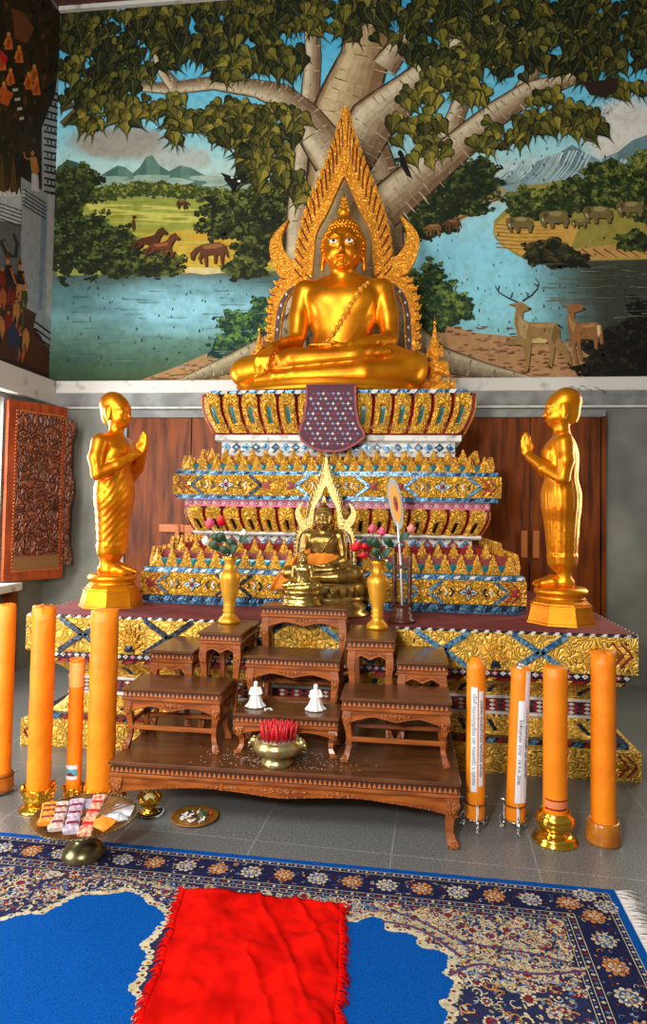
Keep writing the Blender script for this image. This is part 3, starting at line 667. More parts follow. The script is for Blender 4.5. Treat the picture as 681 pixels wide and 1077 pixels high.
P.poly([(24, 322), (38, 330), (34, 350), (52, 366), (52, 402), (-30, 384), (-30, 340)], (84, 50, 34)); P.poly([(-30, 370), (20, 380), (52, 394), (52, 402), (-30, 385)], (60, 36, 26))
def monk(x, y, s, col=(226, 112, 40)):
    P.blob(x, y-7*s, 1.7*s, 2.3*s, mixc(col, (250, 180, 90), .5), 8, .05); P.poly([(x-2*s, y-5*s), (x+2*s, y-5*s), (x+3.4*s, y+1*s), (x+4*s, y+7*s), (x-3.4*s, y+7*s), (x-3*s, y)], col)
    P.line([(x-2*s, y-3*s), (x-4*s, y+3*s)], 1.6*s, mixc(col, (250, 170, 90), .4)); P.poly([(x-1*s, y-3*s), (x+2*s, y-1*s), (x, y+6*s), (x-2*s, y+4*s)], mixc(col, (120, 40, 20), .45))
for x, y in ((9, 44), (20, 58), (36, 78), (2, 66), (11, 82), (38, 92), (30, 86), (4, 96)): monk(x, y, 1.15)
P.poly([(0, 52), (8, 60), (6, 68), (0, 64)], (206, 44, 34)); P.poly([(0, 92), (14, 98), (8, 112), (0, 108)], (206, 96, 34))
for k in range(9): P.line([(12+k*1.2, 90+k*5), (18+k*1.0, 89+k*5)], 3, (210, 204, 180) if k % 2 else (50, 46, 38))
P.blob(34, 161, 2, 3, (200, 130, 70)); P.poly([(31, 165), (38, 165), (41, 180), (37, 186), (33, 180)], (196, 130, 70)); P.poly([(33, 182), (40, 184), (41, 202), (33, 200)], (214, 216, 220)); P.line([(32, 168), (26, 166), (25, 160)], 1.4, (200, 130, 70))
for x in (2, 14): P.poly([(x-4, 200), (x, 160), (x+4, 203)], (92, 72, 30))
for k in range(26):
    x, y = random.uniform(-6, 28), random.uniform(290, 372); c = random.choice(((176, 92, 44), (130, 40, 28), (84, 80, 36), (190, 130, 70), (52, 44, 40)))
    P.blob(x, y-9, 1.6, 2, (190, 120, 70), 7); P.poly([(x-3, y-7), (x+3, y-7), (x+4, y+3), (x+1, y+14), (x-1, y+4), (x-4, y+13)], c)
for x, y in ((8, 280), (21, 286)):
    P.poly([(x-2.5, y-8), (x+2.5, y-8), (x, y-16)], (120, 50, 36)); P.blob(x, y-5, 2, 3, (206, 128, 76)); P.poly([(x-3, y-1), (x+4, y-1), (x+5, y+14), (x-4, y+12)], (50, 34, 32)); P.line([(x+3, y+2), (x+8, y+18)], 1.6, (200, 120, 66))
P.poly([(8, 346), (14, 340), (20, 350), (19, 378), (14, 360), (9, 376)], (52, 58, 84))
lm = P.build('wall_mural', PAINT); tag(lm, 'dark mural of orange-robed figures and a white palace on the left wall', 'mural')

# ------------------------------------------------------------------ the altar: platform and three tiers
AX = -.505; AB = 5.95
def corners(hw, yf, o): return [Vector((AX-hw-o, AB, 0)), Vector((AX-hw-o, yf-o, 0)), Vector((AX+hw+o, yf-o, 0)), Vector((AX+hw+o, AB, 0))]
def ring(b, hw, yf, prof, m, top=True):
    V = []; fs = []
    for z, o in prof:
        for c in corners(hw, yf, o): V.append((c.x, c.y, z))
    n = len(prof)
    for k in range(n-1):
        for i in range(3): fs.append((k*4+i, k*4+i+1, k*4+4+i+1, k*4+4+i))
        fs.append((k*4+3, k*4, k*4+4, k*4+7))
    fs += [(0, 3, 2, 1)]+([(n*4-4, n*4-3, n*4-2, n*4-1)] if top else [])
    b.add(V, fs, m); return b
def faces3(hw, yf, off=0):
    """front, left and right faces as frames starting at their left end seen from outside, with their lengths"""
    return [((Vector((AX-hw-off, yf-off, 0)), XF, ZF, -YF), 2*(hw+off)),
            ((Vector((AX-hw-off, AB, 0)), -YF, ZF, -XF), AB-yf+off),
            ((Vector((AX+hw+off, yf-off, 0)), YF, ZF, XF), AB-yf+off)]
def petals(b, hw, yf, z0, z1, offf, pitch_, bulge=.022, m=GILT, slotm=TEAL, gapm=RED, nv=9, slot=(.22, .68)):
    for fi, (dirU, N_) in enumerate(((XF, -YF), (-YF, -XF), (YF, XF))):
        L0 = 2*hw if fi == 0 else AB-yf; n = max(2, round(L0/pitch_)); nu = 12
        for p in range(n):
            V = []
            for j in range(nv+1):
                v = j/nv; o = offf(v)
                for i in range(nu+1):
                    t = (p+i/nu)/n
                    if fi == 0: base = Vector((AX-hw-o+(2*(hw+o))*t, yf-o, 0))
                    elif fi == 1: base = Vector((AX-hw-o, AB+(yf-o-AB)*t, 0))
                    else: base = Vector((AX+hw+o, yf-o+(AB-yf+o)*t, 0))
                    u = 2*i/nu-1; bl = bulge*(math.sqrt(max(0, 1-(abs(u)*1.04)**2.2)) if abs(u) < .96 else -.35)
                    if abs(u) < .2 and slot[0] < v < slot[1]: bl -= bulge*.9
                    if .3 < abs(u) < .6: bl += bulge*.18*math.sin(v*38)
                    q = base+N_*bl; V.append((q.x, q.y, z0+(z1-z0)*v))
            for j in range(nv):
                for i in range(nu):
                    f = [(j*(nu+1)+i, j*(nu+1)+i+1, (j+1)*(nu+1)+i+1, (j+1)*(nu+1)+i)]; u = abs(2*(i+.5)/nu-1); v = (j+.5)/nv
                    mm = gapm if u > .88 else NAVY if (v > .72 and u > 1.02-(v-.72)*1.5) else slotm if (u < .2 and slot[0] < v < slot[1]) else m
                    b.add([V[k] for k in f[0]], [(0, 1, 2, 3)], mm)
    return b
FIN = [(-.5, 0), (.5, 0), (.46, .2), (.34, .27), (.36, .42), (.24, .5), (.24, .62), (.13, .7), (.1, .84), (0, 1.0), (-.1, .84), (-.13, .7), (-.24, .62), (-.24, .5), (-.36, .42), (-.34, .27), (-.46, .2)]
def finials(b, hw, yf, z, w, h, pitch_, shift=0, m=GILT2, lean=0):
    for (O, U, W, N_), L0 in faces3(hw, yf):
        n = round(L0/pitch_)
        for k in range(n+(1 if shift else 0)):
            u = L0*(k+.5-shift)/n
            if u < .02 or u > L0-.02: continue
            fr = (O+U*u+ZF*z, U, W, N_); b.leafsp([(a*w, c*h) for a, c in FIN], (0, h*.34), fr, -.012, .028, m)
def gems(b, hw, yf, z, w, h, pitch_, m=TEAL):
    for (O, U, W, N_), L0 in faces3(hw, yf):
        n = round(L0/pitch_)
        for k in range(1, n):
            u = L0*k/n; b.leafsp([(-w, h), (-w*.5, 0), (w*.5, 0), (w, h)], (0, h*.6), (O+U*u+ZF*z, U, W, N_), 0, .016, m)
def lattice(b, hw, yf, z0, z1, pitch_, ms, rows=1, d=.006, fill=.8):
    for (O, U, W, N_), L0 in faces3(hw, yf):
        n = round(L0/pitch_); hh = (z1-z0)/rows
        for r in range(rows):
            for k in range(n):
                u = L0*(k+.5)/n; c = L0/n/2*fill; z = z0+hh*(r+.5)
                b.prism([(-c, 0), (0, -hh*.42), (c, 0), (0, hh*.42)], (O+U*u+ZF*z, U, W, N_), 0, d, ms[k % len(ms)])
                if rows == 1: b.prism([(-c*.4, 0), (0, -hh*.18), (c*.4, 0), (0, hh*.18)], (O+U*u+ZF*z, U, W, N_), d, d+.003, ms[(k+1) % len(ms)])
def rope(b, hw, yf, z, r, m1, m2, step=.05):
    for (O, U, W, N_), L0 in faces3(hw, yf):
        n = round(L0/step)
        for k in range(n):
            u = L0*(k+.5)/n; w = L0/n/2; b.prism([(-w, -r), (w*.3, -r), (w, r), (-w*.3, r)], (O+U*u+ZF*z, U, W, N_), 0, r*.7, m1 if k % 2 else m2)
def strip(b, fr, p, q, w, d0, d1, m):
    a = Vector((q[0]-p[0], q[1]-p[1])); a.normalize(); nx, ny = -a.y*w/2, a.x*w/2
    b.prism([(p[0]-nx, p[1]-ny), (q[0]-nx, q[1]-ny), (q[0]+nx, q[1]+ny), (p[0]+nx, p[1]+ny)], fr, d0, d1, m)
def hexframe(b, fr, u, z0, z1, hl, w, m, inner=None):
    zm = (z0+z1)/2; e = (z1-z0)*.62; d = .010
    for s in (-1, 1):
        strip(b, fr, (u+s*hl, zm), (u+s*(hl-e), z1-.004), w, 0, d, m); strip(b, fr, (u+s*hl, zm), (u+s*(hl-e), z0+.004), w, 0, d, m)
        b.leafsp([(u+s*(hl+.01), zm-w), (u+s*(hl+.07), zm-w*1.6), (u+s*(hl+.05), zm), (u+s*(hl+.07), zm+w*1.6), (u+s*(hl+.01), zm+w)], (u+s*(hl+.03), zm), fr, 0, .008, RED)
    if inner: inner(b, fr, u, zm, (z1-z0)*.36, hl)
def flower(b, fr, u, z, r, hl=.25):
    for k in range(4):
        a = k*PI/2; c, s = math.cos(a), math.sin(a); rr = r*(1.0 if k % 2 else 1.25)
        for sc_, m, d in ((1, NAVY, .009), (.74, WHITEP, .012), (.45, BLUEG, .014)):
            P_ = [(.1, 0), (.4, -.32*sc_), (.45+.55*sc_, 0), (.4, .32*sc_)]
            b.prism([(u+rr*(x*c-y*s), z+rr*(x*s+y*c)) for x, y in P_], fr, 0, d, m)
    b.leafsp([(u+r*.3*math.cos(k*PI/4), z+r*.3*math.sin(k*PI/4)) for k in range(8)], (u, z), fr, 0, .022, RED)
    for s in (-1, 1):
        for k in range(3):
            x = u+s*(r*1.6+k*hl*.17); h = r*(.55-.1*k)
            if abs(x-u) > hl*.8: continue
            b.prism([(x, z), (x+s*h*.7, z-h), (x+s*h*1.1, z-h*.9), (x+s*h*.5, z), (x+s*h*1.1, z+h*.9), (x+s*h*.7, z+h)][::s], fr, 0, .009, NAVY if k != 1 else WHITEP)
def chevrons(b, fr, u, z0, z1, s):
    zm = (z0+z1)/2; h = (z1-z0)*.4
    for k in range(2):
        x = u-s*.05+s*k*.045; strip(b, fr, (x, zm), (x-s*h*.9, zm+h), .009, 0, .008, RED); strip(b, fr, (x, zm), (x-s*h*.9, zm-h), .009, 0, .008, RED)
    b.leafsp([(u-s*.05, zm), (u-s*.085, zm-.02), (u-s*.12, zm), (u-s*.085, zm+.02)], (u-s*.085, zm), fr, 0, .012, GOLDB)
def part(name, th, fn): b = MB(); fn(b); return b.build(name, th)

# --- platform
plat = empty('altar_platform', 'wide gilded altar platform with a maroon cloth on top and patterned glass bands', 'altar', (0, 0, 0))
YP = 3.886
def f(b):
    ring(b, 1.815, YP, [(0, 0), (.155, 0)], GILTF)
    for fr, L0 in faces3(1.815, YP):
        for s, u in ((1, L0-.02), (-1, .02)): chevrons(b, fr, u, .01, .15, s)
part('bottom_step', plat, f)
part('glass_trim', plat, lambda b: (ring(b, 1.76, YP+.05, [(.155, 0), (.184, 0)], NAVY), rope(b, 1.76, YP+.05, .170, .012, RED, BLUEG, .06), ring(b, 1.69, YP+.12, [(.155, .04), (.168, .04)], RED)))
part('lower_petal_band', plat, lambda b: (ring(b, 1.57, YP+.23, [(.18, .07), (.28, 0)], RED, False), petals(b, 1.6, YP+.2, .184, .278, lambda v: .085*(1-v)**1.6, .17, .016, GILTF, NAVY, GILTF, 6)))
def f(b):
    ring(b, 1.6, YP+.2, [(.275, 0), (.275, .012), (.29, .012), (.29, 0), (.37, 0), (.37, .012), (.387, .012), (.387, 0)], WHITEP)
    ring(b, 1.602, YP+.198, [(.292, 0), (.366, 0)], RED); lattice(b, 1.603, YP+.197, .294, .365, .045, [WHITEP, NAVY], 3)
part('diamond_waist', plat, f)
part('upper_petal_band', plat, lambda b: (ring(b, 1.57, YP+.23, [(.385, 0), (.51, .10)], RED, False), petals(b, 1.6, YP+.2, .388, .503, lambda v: .12*v**1.5, .17, .016, GILTF, NAVY, GILTF, 6)))
def f(b):
    ring(b, 1.74, YP+.06, [(.503, 0), (.534, .01)], RED); rope(b, 1.745, YP+.055, .512, .010, GILT2, RED, .07)
    ring(b, 1.77, YP+.03, [(.534, 0), (.572, 0)], NAVY); lattice(b, 1.77, YP+.03, .536, .570, .045, [WHITEP, WHITEP, PINK], 1)
part('crossed_trim', plat, f)
def f(b):
    ring(b, 1.80, YP, [(.571, -.01), (.580, 0), (.788, 0), (.79, -.01)], GILTF)
    for fi, (fr, L0) in enumerate(faces3(1.80, YP)):
        us = [.46+.54*k*1.0 for k in range(int(L0/.54)+1)]
        for i, u in enumerate(us):
            if u > L0-.3: break
            a = .09
            for s in (-1, 1):
                strip(b, fr, (u-a, .683+s*.0), (u-a-.15, .683+s*.1), .030, 0, .012, BLUEG if u > 1.9 else NAVY); strip(b, fr, (u+a*.2-.1, .683), (u+.06+.0, .683+s*.1), .030, 0, .012, BLUEG if u > 1.9 else NAVY)
            uc = u+.21
            if uc < L0-.1:
                for k in range(7):
                    t = PI*(k-3)/7.5; c, s_ = math.sin(t), math.cos(t); R = .085
                    b.leafsp([(uc+R*(x*s_+y*c), .60+R*1.9*(y*s_-x*c*.5)*.95) for x, y in ((0, .1), (.18, .5), (0, 1.0), (-.18, .5))], (uc+R*.5*c, .60+R*.95*s_), fr, 0, .016, GILT2)
                b.leafsp([(uc-.03, .59), (uc+.03, .59), (uc+.018, .63), (uc-.018, .63)], (uc, .61), fr, 0, .022, NAVY)
        for s, u in ((1, L0-.03), (-1, .03)): chevrons(b, fr, u, .60, .77, s)
part('top_slab', plat, f)
part('rope_edging', plat, lambda b: (ring(b, 1.795, YP+.005, [(.786, 0), (.797, 0)], NAVY), rope(b, 1.797, YP+.003, .790, .008, NAVY, WHITEP, .032)))
part('maroon_cloth', plat, lambda b: ring(b, 1.79, YP+.01, [(.790, 0), (.8, 0), (.802, -.006)], MAROON))

def tier_panel(b, hw, yf, z0, z1, us, hl, m=BLUEG):
    ring(b, hw, yf, [(z0, 0), (z1, 0)], GILT)
    for fi, (fr, L0) in enumerate(faces3(hw, yf)):
        L = us if fi == 0 else [L0*.30, L0*.72]
        for k, u in enumerate(L):
            hexframe(b, fr, u, z0, z1, hl, .020, m if u > hw*.9 else NAVY, flower)
        for u, v in zip(L, L[1:]):
            mid = (u+v)/2; b.leafsp([(mid-.05, (z0+z1)/2), (mid, z0+.03), (mid+.05, (z0+z1)/2), (mid, z1-.03)], (mid, (z0+z1)/2), fr, 0, .016, GILT2)
        chevrons(b, fr, L0-.03, z0, z1, 1); chevrons(b, fr, .03, z0, z1, -1)
# --- lower tier
t3 = empty('altar_tier', 'lowest and widest gilded tier standing on the maroon cloth, with two rows of pointed finials', 'altar tier')
Y3 = 4.45
part('panel', t3, lambda b: tier_panel(b, 1.30, Y3, .866, 1.019, [.37, .95, 1.65, 2.23], .26))
part('blue_trim', t3, lambda b: (ring(b, 1.27, Y3+.03, [(.80, 0), (.83, .012), (.866, 0)], BLUEG), rope(b, 1.285, Y3+.015, .842, .016, BLUEG, NAVY, .05), ring(b, 1.285, Y3+.015, [(1.019, 0), (1.054, 0)], BLUEG), rope(b, 1.286, Y3+.014, 1.036, .010, BLUEG, WHITEP, .05)))
def f(b):
    ring(b, 1.235, Y3+.065, [(1.054, 0), (1.10, 0)], GILT); ring(b, 1.20, Y3+.1, [(1.10, 0), (1.17, -.01)], RED); ring(b, 1.12, Y3+.2, [(1.17, 0), (1.215, -.04)], RED)
part('red_backing', t3, f)
part('front_finials', t3, lambda b: (finials(b, 1.25, Y3+.05, 1.056, .098, .135, .105), gems(b, 1.25, Y3+.045, 1.075, .026, .042, .105)))
part('rear_finials', t3, lambda b: finials(b, 1.16, Y3+.13, 1.12, .098, .14, .105, .5))
# --- middle tier
t2 = empty('altar_tier', 'middle gilded tier with lotus petals and two rows of pointed finials', 'altar tier')
Y2 = 4.68
def f(b):
    ring(b, .99, Y2+.18, [(1.17, 0), (1.285, 0)], WHITEP); lattice(b, .99, Y2+.18, 1.180, 1.272, .088, [RED, BLUEG], 1, .006, .95); rope(b, .991, Y2+.179, 1.266, .006, NAVY, WHITEP, .03)
part('diamond_waist', t2, f)
part('petal_band', t2, lambda b: (ring(b, 1.02, Y2+.15, [(1.27, .01), (1.283, .03), (1.300, .03), (1.305, 0)], WHITEP), ring(b, 1.0, Y2+.17, [(1.29, 0), (1.48, .06)], RED),
     petals(b, 1.0, Y2+.17, 1.30, 1.482, lambda v: .035+.055*math.sin(v*PI*.62), .125, .026, GILT, BLACK, RED, 12, (.10, .46))))
part('dotted_trim', t2, lambda b: (ring(b, 1.10, Y2+.07, [(1.482, 0), (1.533, 0)], PINK), lattice(b, 1.10, Y2+.07, 1.49, 1.526, .035, [WHITEP, RED], 1),
     ring(b, 1.15, Y2+.02, [(1.533, 0), (1.566, 0)], BLUEG), rope(b, 1.151, Y2+.019, 1.55, .010, BLUEG, NAVY, .05), ring(b, 1.15, Y2+.02, [(1.709, 0), (1.742, 0)], BLUEG), rope(b, 1.151, Y2+.019, 1.726, .010, BLUEG, NAVY, .05)))
part('panel', t2, lambda b: tier_panel(b, 1.17, Y2, 1.565, 1.710, [.40, 1.17, 1.94], .26))
part('red_backing', t2, lambda b: (ring(b, 1.09, Y2+.08, [(1.742, 0), (1.80, 0)], RED), ring(b, 1.0, Y2+.16, [(1.80, 0), (1.86, -.01)], RED)))
part('front_finials', t2, lambda b: (finials(b, 1.11, Y2+.05, 1.742, .094, .115, .1), gems(b, 1.11, Y2+.045, 1.752, .024, .036, .1)))
part('rear_finials', t2, lambda b: (ring(b, 1.025, Y2+.135, [(1.797, 0), (1.806, 0)], GILT2), finials(b, 1.02, Y2+.14, 1.80, .094, .115, .1, .5)))
# --- upper tier
t1 = empty('altar_tier', 'topmost gilded tier of large lotus petals carrying the big seated Buddha', 'altar tier')
Y1 = 4.80
def f(b):
    ring(b, .87, Y1+.10, [(1.84, 0), (1.975, 0)], WHITEP); lattice(b, .87, Y1+.10, 1.892, 1.970, .075, [BLUEG, NAVY], 1, .006, .97); rope(b, .871, Y1+.099, 1.897, .006, NAVY, WHITEP, .03)
part('diamond_waist', t1, f)
part('white_ledge', t1, lambda b: ring(b, .90, Y1+.07, [(1.972, 0), (1.98, .012), (2.018, .012), (2.03, 0)], WHITEP))
part('petal_band', t1, lambda b: (ring(b, .90, Y1+.06, [(2.02, 0), (2.06, .03), (2.31, .04)], RED), petals(b, .88, Y1+.085, 2.03, 2.312, lambda v: .03+.075*math.sin(min(1, v*1.25)*PI/2), .128, .03, GILT, TEAL, RED, 12)))
part('blue_trim', t1, lambda b: (ring(b, .945, Y1+.03, [(2.30, 0), (2.35, -.01)], BLUEG), rope(b, .945, Y1+.028, 2.330, .018, WHITEP, BLUEG, .07), rope(b, .947, Y1+.024, 2.312, .006, RED, GILT2, .03)))

# --- star-patterned cloth hanging over the upper tier
ct = atY(350, 408, Y1-.07); O = Vector((ct.x, Y1-.075, 0))
b = MB(); fr = (O, XF, ZF, -YF)
ol = [(-.19, 2.355), (-.185, 2.25), (-.205, 2.12), (-.235, 2.02), (-.215, 1.965), (-.15, 1.915), (-.07, 1.89), (.02, 1.885), (.10, 1.90), (.18, 1.945), (.235, 1.99), (.225, 2.03), (.19, 2.09), (.17, 2.2), (.165, 2.30), (.165, 2.355)]
STARC = mat('brocade', (52, 44, 66), .8, 0, (100, 34, 44), 60)
b.prism(ol, fr, 0, .010, STARC); b.box((O.x-.012, Y1+.0, 2.362), (.178, .085, .006), STARC)
cloth = b.build('hanging_cloth'); tag(cloth, 'dark star-patterned brocade cloth hanging over the front of the topmost tier', 'cloth')
b = MB()
for i in range(len(ol)-1): strip(b, fr, ol[i], ol[i+1], .016, .008, .014, RED)
b.build('red_border', cloth)
b = MB()
def inside(x, y):
    c = False
    for i in range(len(ol)):
        (x1, y1), (x2, y2) = ol[i], ol[i-1]
        if (y1 > y) != (y2 > y) and x < (x2-x1)*(y-y1)/(y2-y1)+x1: c = not c
    return c
k = 0
for j in range(13):
    for i in range(-6, 7):
        x, z = i*.036+(j % 2)*.018-.01, 1.905+j*.036
        if inside(x-.02, z-.018) and inside(x+.02, z-.018) and inside(x, z+.02):
            b.prism([(x+(.016 if q % 2 == 0 else .005)*math.cos(q*PI/4), z+(.016 if q % 2 == 0 else .005)*math.sin(q*PI/4)) for q in range(8)], fr, .009, .0125, [WHITEP, RED, mat('pale_blue_thread', (130, 150, 190), .8)][(i+j) % 3])
b.build('star_pattern', cloth)

# ------------------------------------------------------------------ seated Buddha (about 1.5 m across the knees before scaling)
def seated_sculpt(h=.0115):
    S = Sculpt((-.80, -.52, .02), (.80, .36, 1.48), h)
    S.ell((0, .10, .24), (.34, .20, .17), .05); S.ell((0, -.02, .17), (.46, .28, .10), .05)
    S.chain([(-.14, .10, .24), (-.42, -.02, .23), (-.62, -.12, .20)], [.17, .155, .125], .05)
    S.chain([(.14, .10, .24), (.42, -.02, .24), (.63, -.11, .21)], [.17, .16, .135], .05)
    S.chain([(.62, -.14, .17), (.30, -.25, .15), (-.22, -.32, .12)], [.115, .10, .065], .02)
    S.chain([(-.22, -.32, .12), (-.36, -.33, .11), (-.48, -.30, .10)], [.06, .05, .035], .02)
    S.chain([(-.62, -.16, .19), (-.25, -.28, .24), (.22, -.27, .28)], [.115, .10, .062], .012)
    S.chain([(.20, -.27, .28), (.32, -.25, .30), (.43, -.20, .32)], [.06, .052, .034], .02)
    S.ell((0, .07, .42), (.235, .15, .20), .06); S.ell((0, .07, .60), (.27, .165, .16), .06); S.ell((0, .065, .70), (.30, .165, .14), .05)
    S.ell((-.13, -.035, .69), (.12, .06, .075), .05); S.ell((.13, -.035, .69), (.12, .06, .075), .05)
    S.cap((-.26, .07, .775), (.26, .07, .775), .09, .09, .05); S.cap((-.12, .07, .83), (.12, .07, .83), .07, .07, .06)
    S.cap((0, .06, .82), (0, .035, 1.0), .098, .092, .03)
    S.chain([(-.305, .07, .77), (-.348, .06, .60), (-.362, .03, .43)], [.098, .082, .070], .022)
    S.chain([(-.362, .03, .43), (-.388, -.14, .39), (-.415, -.27, .355)], [.072, .058, .044], .015)
    S.ell((-.43, -.31, .325), (.055, .045, .050), .02)
    for i, (dx, l) in enumerate(((-.045, .0), (-.016, .022), (.013, .018), (.040, -.002))):
        S.chain([(-.43+dx, -.345, .315), (-.437+dx*1.1, -.375, .245), (-.442+dx*1.1, -.385, .155-l)], [.0165, .0155, .0115], .006)
    S.chain([(-.385, -.31, .315), (-.352, -.345, .27), (-.345, -.36, .215)], [.020, .017, .012], .006)
    S.chain([(.305, .07, .77), (.355, .06, .60), (.375, .03, .44)], [.098, .082, .070], .022)
    S.chain([(.375, .03, .44), (.28, -.14, .395), (.14, -.235, .365)], [.070, .058, .040], .015)
    S.ell((.06, -.255, .355), (.070, .055, .026), .02)
    for i, (dy, l) in enumerate(((-.040, .0), (-.013, .02), (.014, .016), (.038, -.01))):
        S.chain([(.01, -.262+dy, .357), (-.07, -.262+dy, .358), (-.145-l, -.255+dy, .362)], [.0165, .015, .011], .006)
    S.chain([(.06, -.215, .37), (.0, -.195, .395), (-.04, -.20, .40)], [.018, .015, .011], .006)
    # head
    S.ell((0, .02, 1.11), (.158, .165, .170), .03); S.ell((0, -.018, 1.015), (.132, .128, .115), .04); S.ell((0, -.095, .925), (.045, .036, .028), .03)
    for s in (-1, 1):
        S.ell((s*.160, .035, 1.05), (.020, .032, .085), .012, rx=.1); S.ell((s*.166, .03, .965), (.016, .020, .055), .01)
        S.chain([(s*.014, -.150, 1.118), (s*.055, -.146, 1.148), (s*.115, -.108, 1.120)], [.009, .010, .005], .008)
        S.ell((s*.060, -.122, 1.085), (.044, .034, .024), .010); S.ell((s*.07, -.095, 1.01), (.052, .046, .052), .03)
    S.cap((0, -.150, 1.125), (0, -.182, 1.022), .011, .022, .010); S.ell((0, -.180, 1.008), (.033, .020, .014), .006)
    S.ell((0, -.150, .975), (.050, .024, .012), .005); S.ell((0, -.146, .950), (.040, .024, .014), .005)
    S.ell((0, -.168, .9635), (.055, .024, .005), .003, sub=True)
    # hems: shoulder edge, ankle, belly line
    S.disp(lambda x, y, z: -.003*np.exp(-((x-.02-(z-.36)*.72)/.008)**2)*(z > .42)*(z < .86)*(y < 0))
    return S
SB = seated_sculpt(); seated_mesh = SB.mesh('seated_body', GOLD)
def zw(z): t = min(1, max(0, (z-.35)/.45)); return z+.10*t*t*(3-2*t)
for v_ in seated_mesh.vertices: v_.co.z = zw(v_.co.z)
def wz(b): b.v = [(x, y, zw(z)) for x, y, z in b.v]; return b
def surf_y(S, x, z, y0=-.5):
    i, k = int(round((x-S.lo[0])/S.h)), int(round((z-S.lo[2])/S.h)); col = S.D[i, :, k]; w = np.argwhere(col < 0)
    if not len(w): return None
    j = int(w[0, 0]); t = col[j-1]/(col[j-1]-col[j]) if j else 0; return S.lo[1]+S.h*(j-1+t)
def chest_y(x, z):
    i, k = int(round((x-SB.lo[0])/SB.h)), int(round((z-SB.lo[2])/SB.h)); j0 = int((-.21-SB.lo[1])/SB.h); col = SB.D[i, j0:, k]; w = np.argwhere(col < 0)
    return SB.lo[1]+SB.h*(j0+int(w[0, 0])-.5) if len(w) else -.1
def tinted(me, m):
    c = me.copy(); c.materials.clear(); c.materials.append(m); return c
def hair_mb(m, n=17, r=.017):
    b = MB()
    V = []
    for j in range(10):
        a = j/9*PI*.62; cnt = max(1, int(2*PI*math.sin(a)*.175/(r*1.75)))
        for i in range(cnt):
            q = 2*PI*(i+.5*(j % 2))/cnt; d = Vector((math.sin(a)*math.cos(q), math.sin(a)*math.sin(q), math.cos(a)))
            p = Vector((d.x*.166, .03+d.y*.165, 1.11+d.z*.175))
            if p.y < -.06 and p.z < 1.222-.45*abs(p.x)*abs(p.x)/.1: continue
            if p.z < 1.02 or (abs(p.x) > .12 and p.y < -.02 and p.z < 1.12): continue
            b.ball(p, (r, r, r), m, 6, 4)
    b.lathe([(.13, 1.235), (.105, 1.28), (.085, 1.315), (.05, 1.35), (.02, 1.37)], m, (0, .035, 0), 16)
    for j in range(5):
        rr = .115-.022*j; z = 1.262+.024*j; cnt = max(4, int(2*PI*rr/.03))
        for i in range(cnt): q = 2*PI*(i+.5*(j % 2))/cnt; b.ball((rr*math.cos(q), .035+rr*math.sin(q), z), r*.95, m, 6, 4)
    return wz(b)
def flame_mb(m):
    b = MB(); prof = [(r_, 1.355+(z_-1.40)*.78) for r_, z_ in [(.028, 1.40), (.048, 1.43), (.040, 1.46), (.030, 1.48), (.038, 1.505), (.026, 1.54), (.016, 1.58), (.005, 1.63)]]
    b.lathe(prof, m, (0, .035, 0), 12)
    for k in range(4):
        for s in (-1, 1): fr = (Vector((0, .015, 1.375+.028*k)), XF*s, ZF, -YF); b.prism([(.0, 0), (.045-.008*k, .012), (.03-.006*k, .05), (.0, .03)], fr, -.01, .01, m)
    return wz(b)
def sash_mb(m, m2):
    b = MB()
    n = 13
    for i in range(n+1):
        t = i/n; x = .20-.33*t; z = .80-.42*t; y = chest_y(x, z)-.006
        b.lathe([(.026, -.004), (.024, .006), (.012, .010), (.004, .012)], m, (0, 0, 0), 10) if False else None
        b.ball((x, y, z), (.022, .010, .022), m, 8, 5); b.ball((x, y-.010, z), .009, m2, 6, 4)
    for s in (-1, 1):
        pts = []
        for i in range(25):
            t = i/24; x = .20-.33*t+s*.022; z = .80-.42*t+s*.018; pts.append((x, chest_y(x, z)-.003, z))
        b.tube(pts, .0055, m, 6)
    return wz(b)
def eyes(parent, dx=0):
    for s in (-1, 1):
        b = MB(); x, z = s*.060+dx, 1.088; b.ball((x, -.150, z), (.034, .011, .0150), EYEW, 12, 6); b.ball((x, -.1595, z+.001), (.0125, .005, .0115), BLACK, 8, 5); wz(b).build('eye', parent)
def band_flat(b, outer, inner, fr, d0, d1, m):
    n = len(outer); O, U, W, N_ = fr; V = []
    for d in (d0, d1):
        for L_ in (outer, inner):
            for a, c in L_: V.append(O+U*a+W*c+N_*d)
    A = lambda l, s, i: s*2*n+l*n+i; fs = []
    for i in range(n-1):
        fs += [(A(0, 1, i), A(1, 1, i), A(1, 1, i+1), A(0, 1, i+1)), (A(0, 0, i+1), A(1, 0, i+1), A(1, 0, i), A(0, 0, i)),
               (A(0, 0, i), A(0, 1, i), A(0, 1, i+1), A(0, 0, i+1)), (A(1, 0, i+1), A(1, 1, i+1), A(1, 1, i), A(1, 0, i))]
    for i in (0, n-1): fs.append((A(0, 0, i), A(1, 0, i), A(1, 1, i), A(0, 1, i)))
    b.add(V, fs, m)
def resample(pts, n):
    d = [0]
    for p, q in zip(pts, pts[1:]): d.append(d[-1]+math.hypot(q[0]-p[0], q[1]-p[1]))
    out = []
    for i in range(n):
        t = d[-1]*i/(n-1); k = 0
        while k < len(d)-2 and d[k+1] < t: k += 1
        u = (t-d[k])/max(1e-9, d[k+1]-d[k]); out.append(tuple(pts[k][j]+(pts[k+1][j]-pts[k][j])*u for j in (0, 1)))
    return out
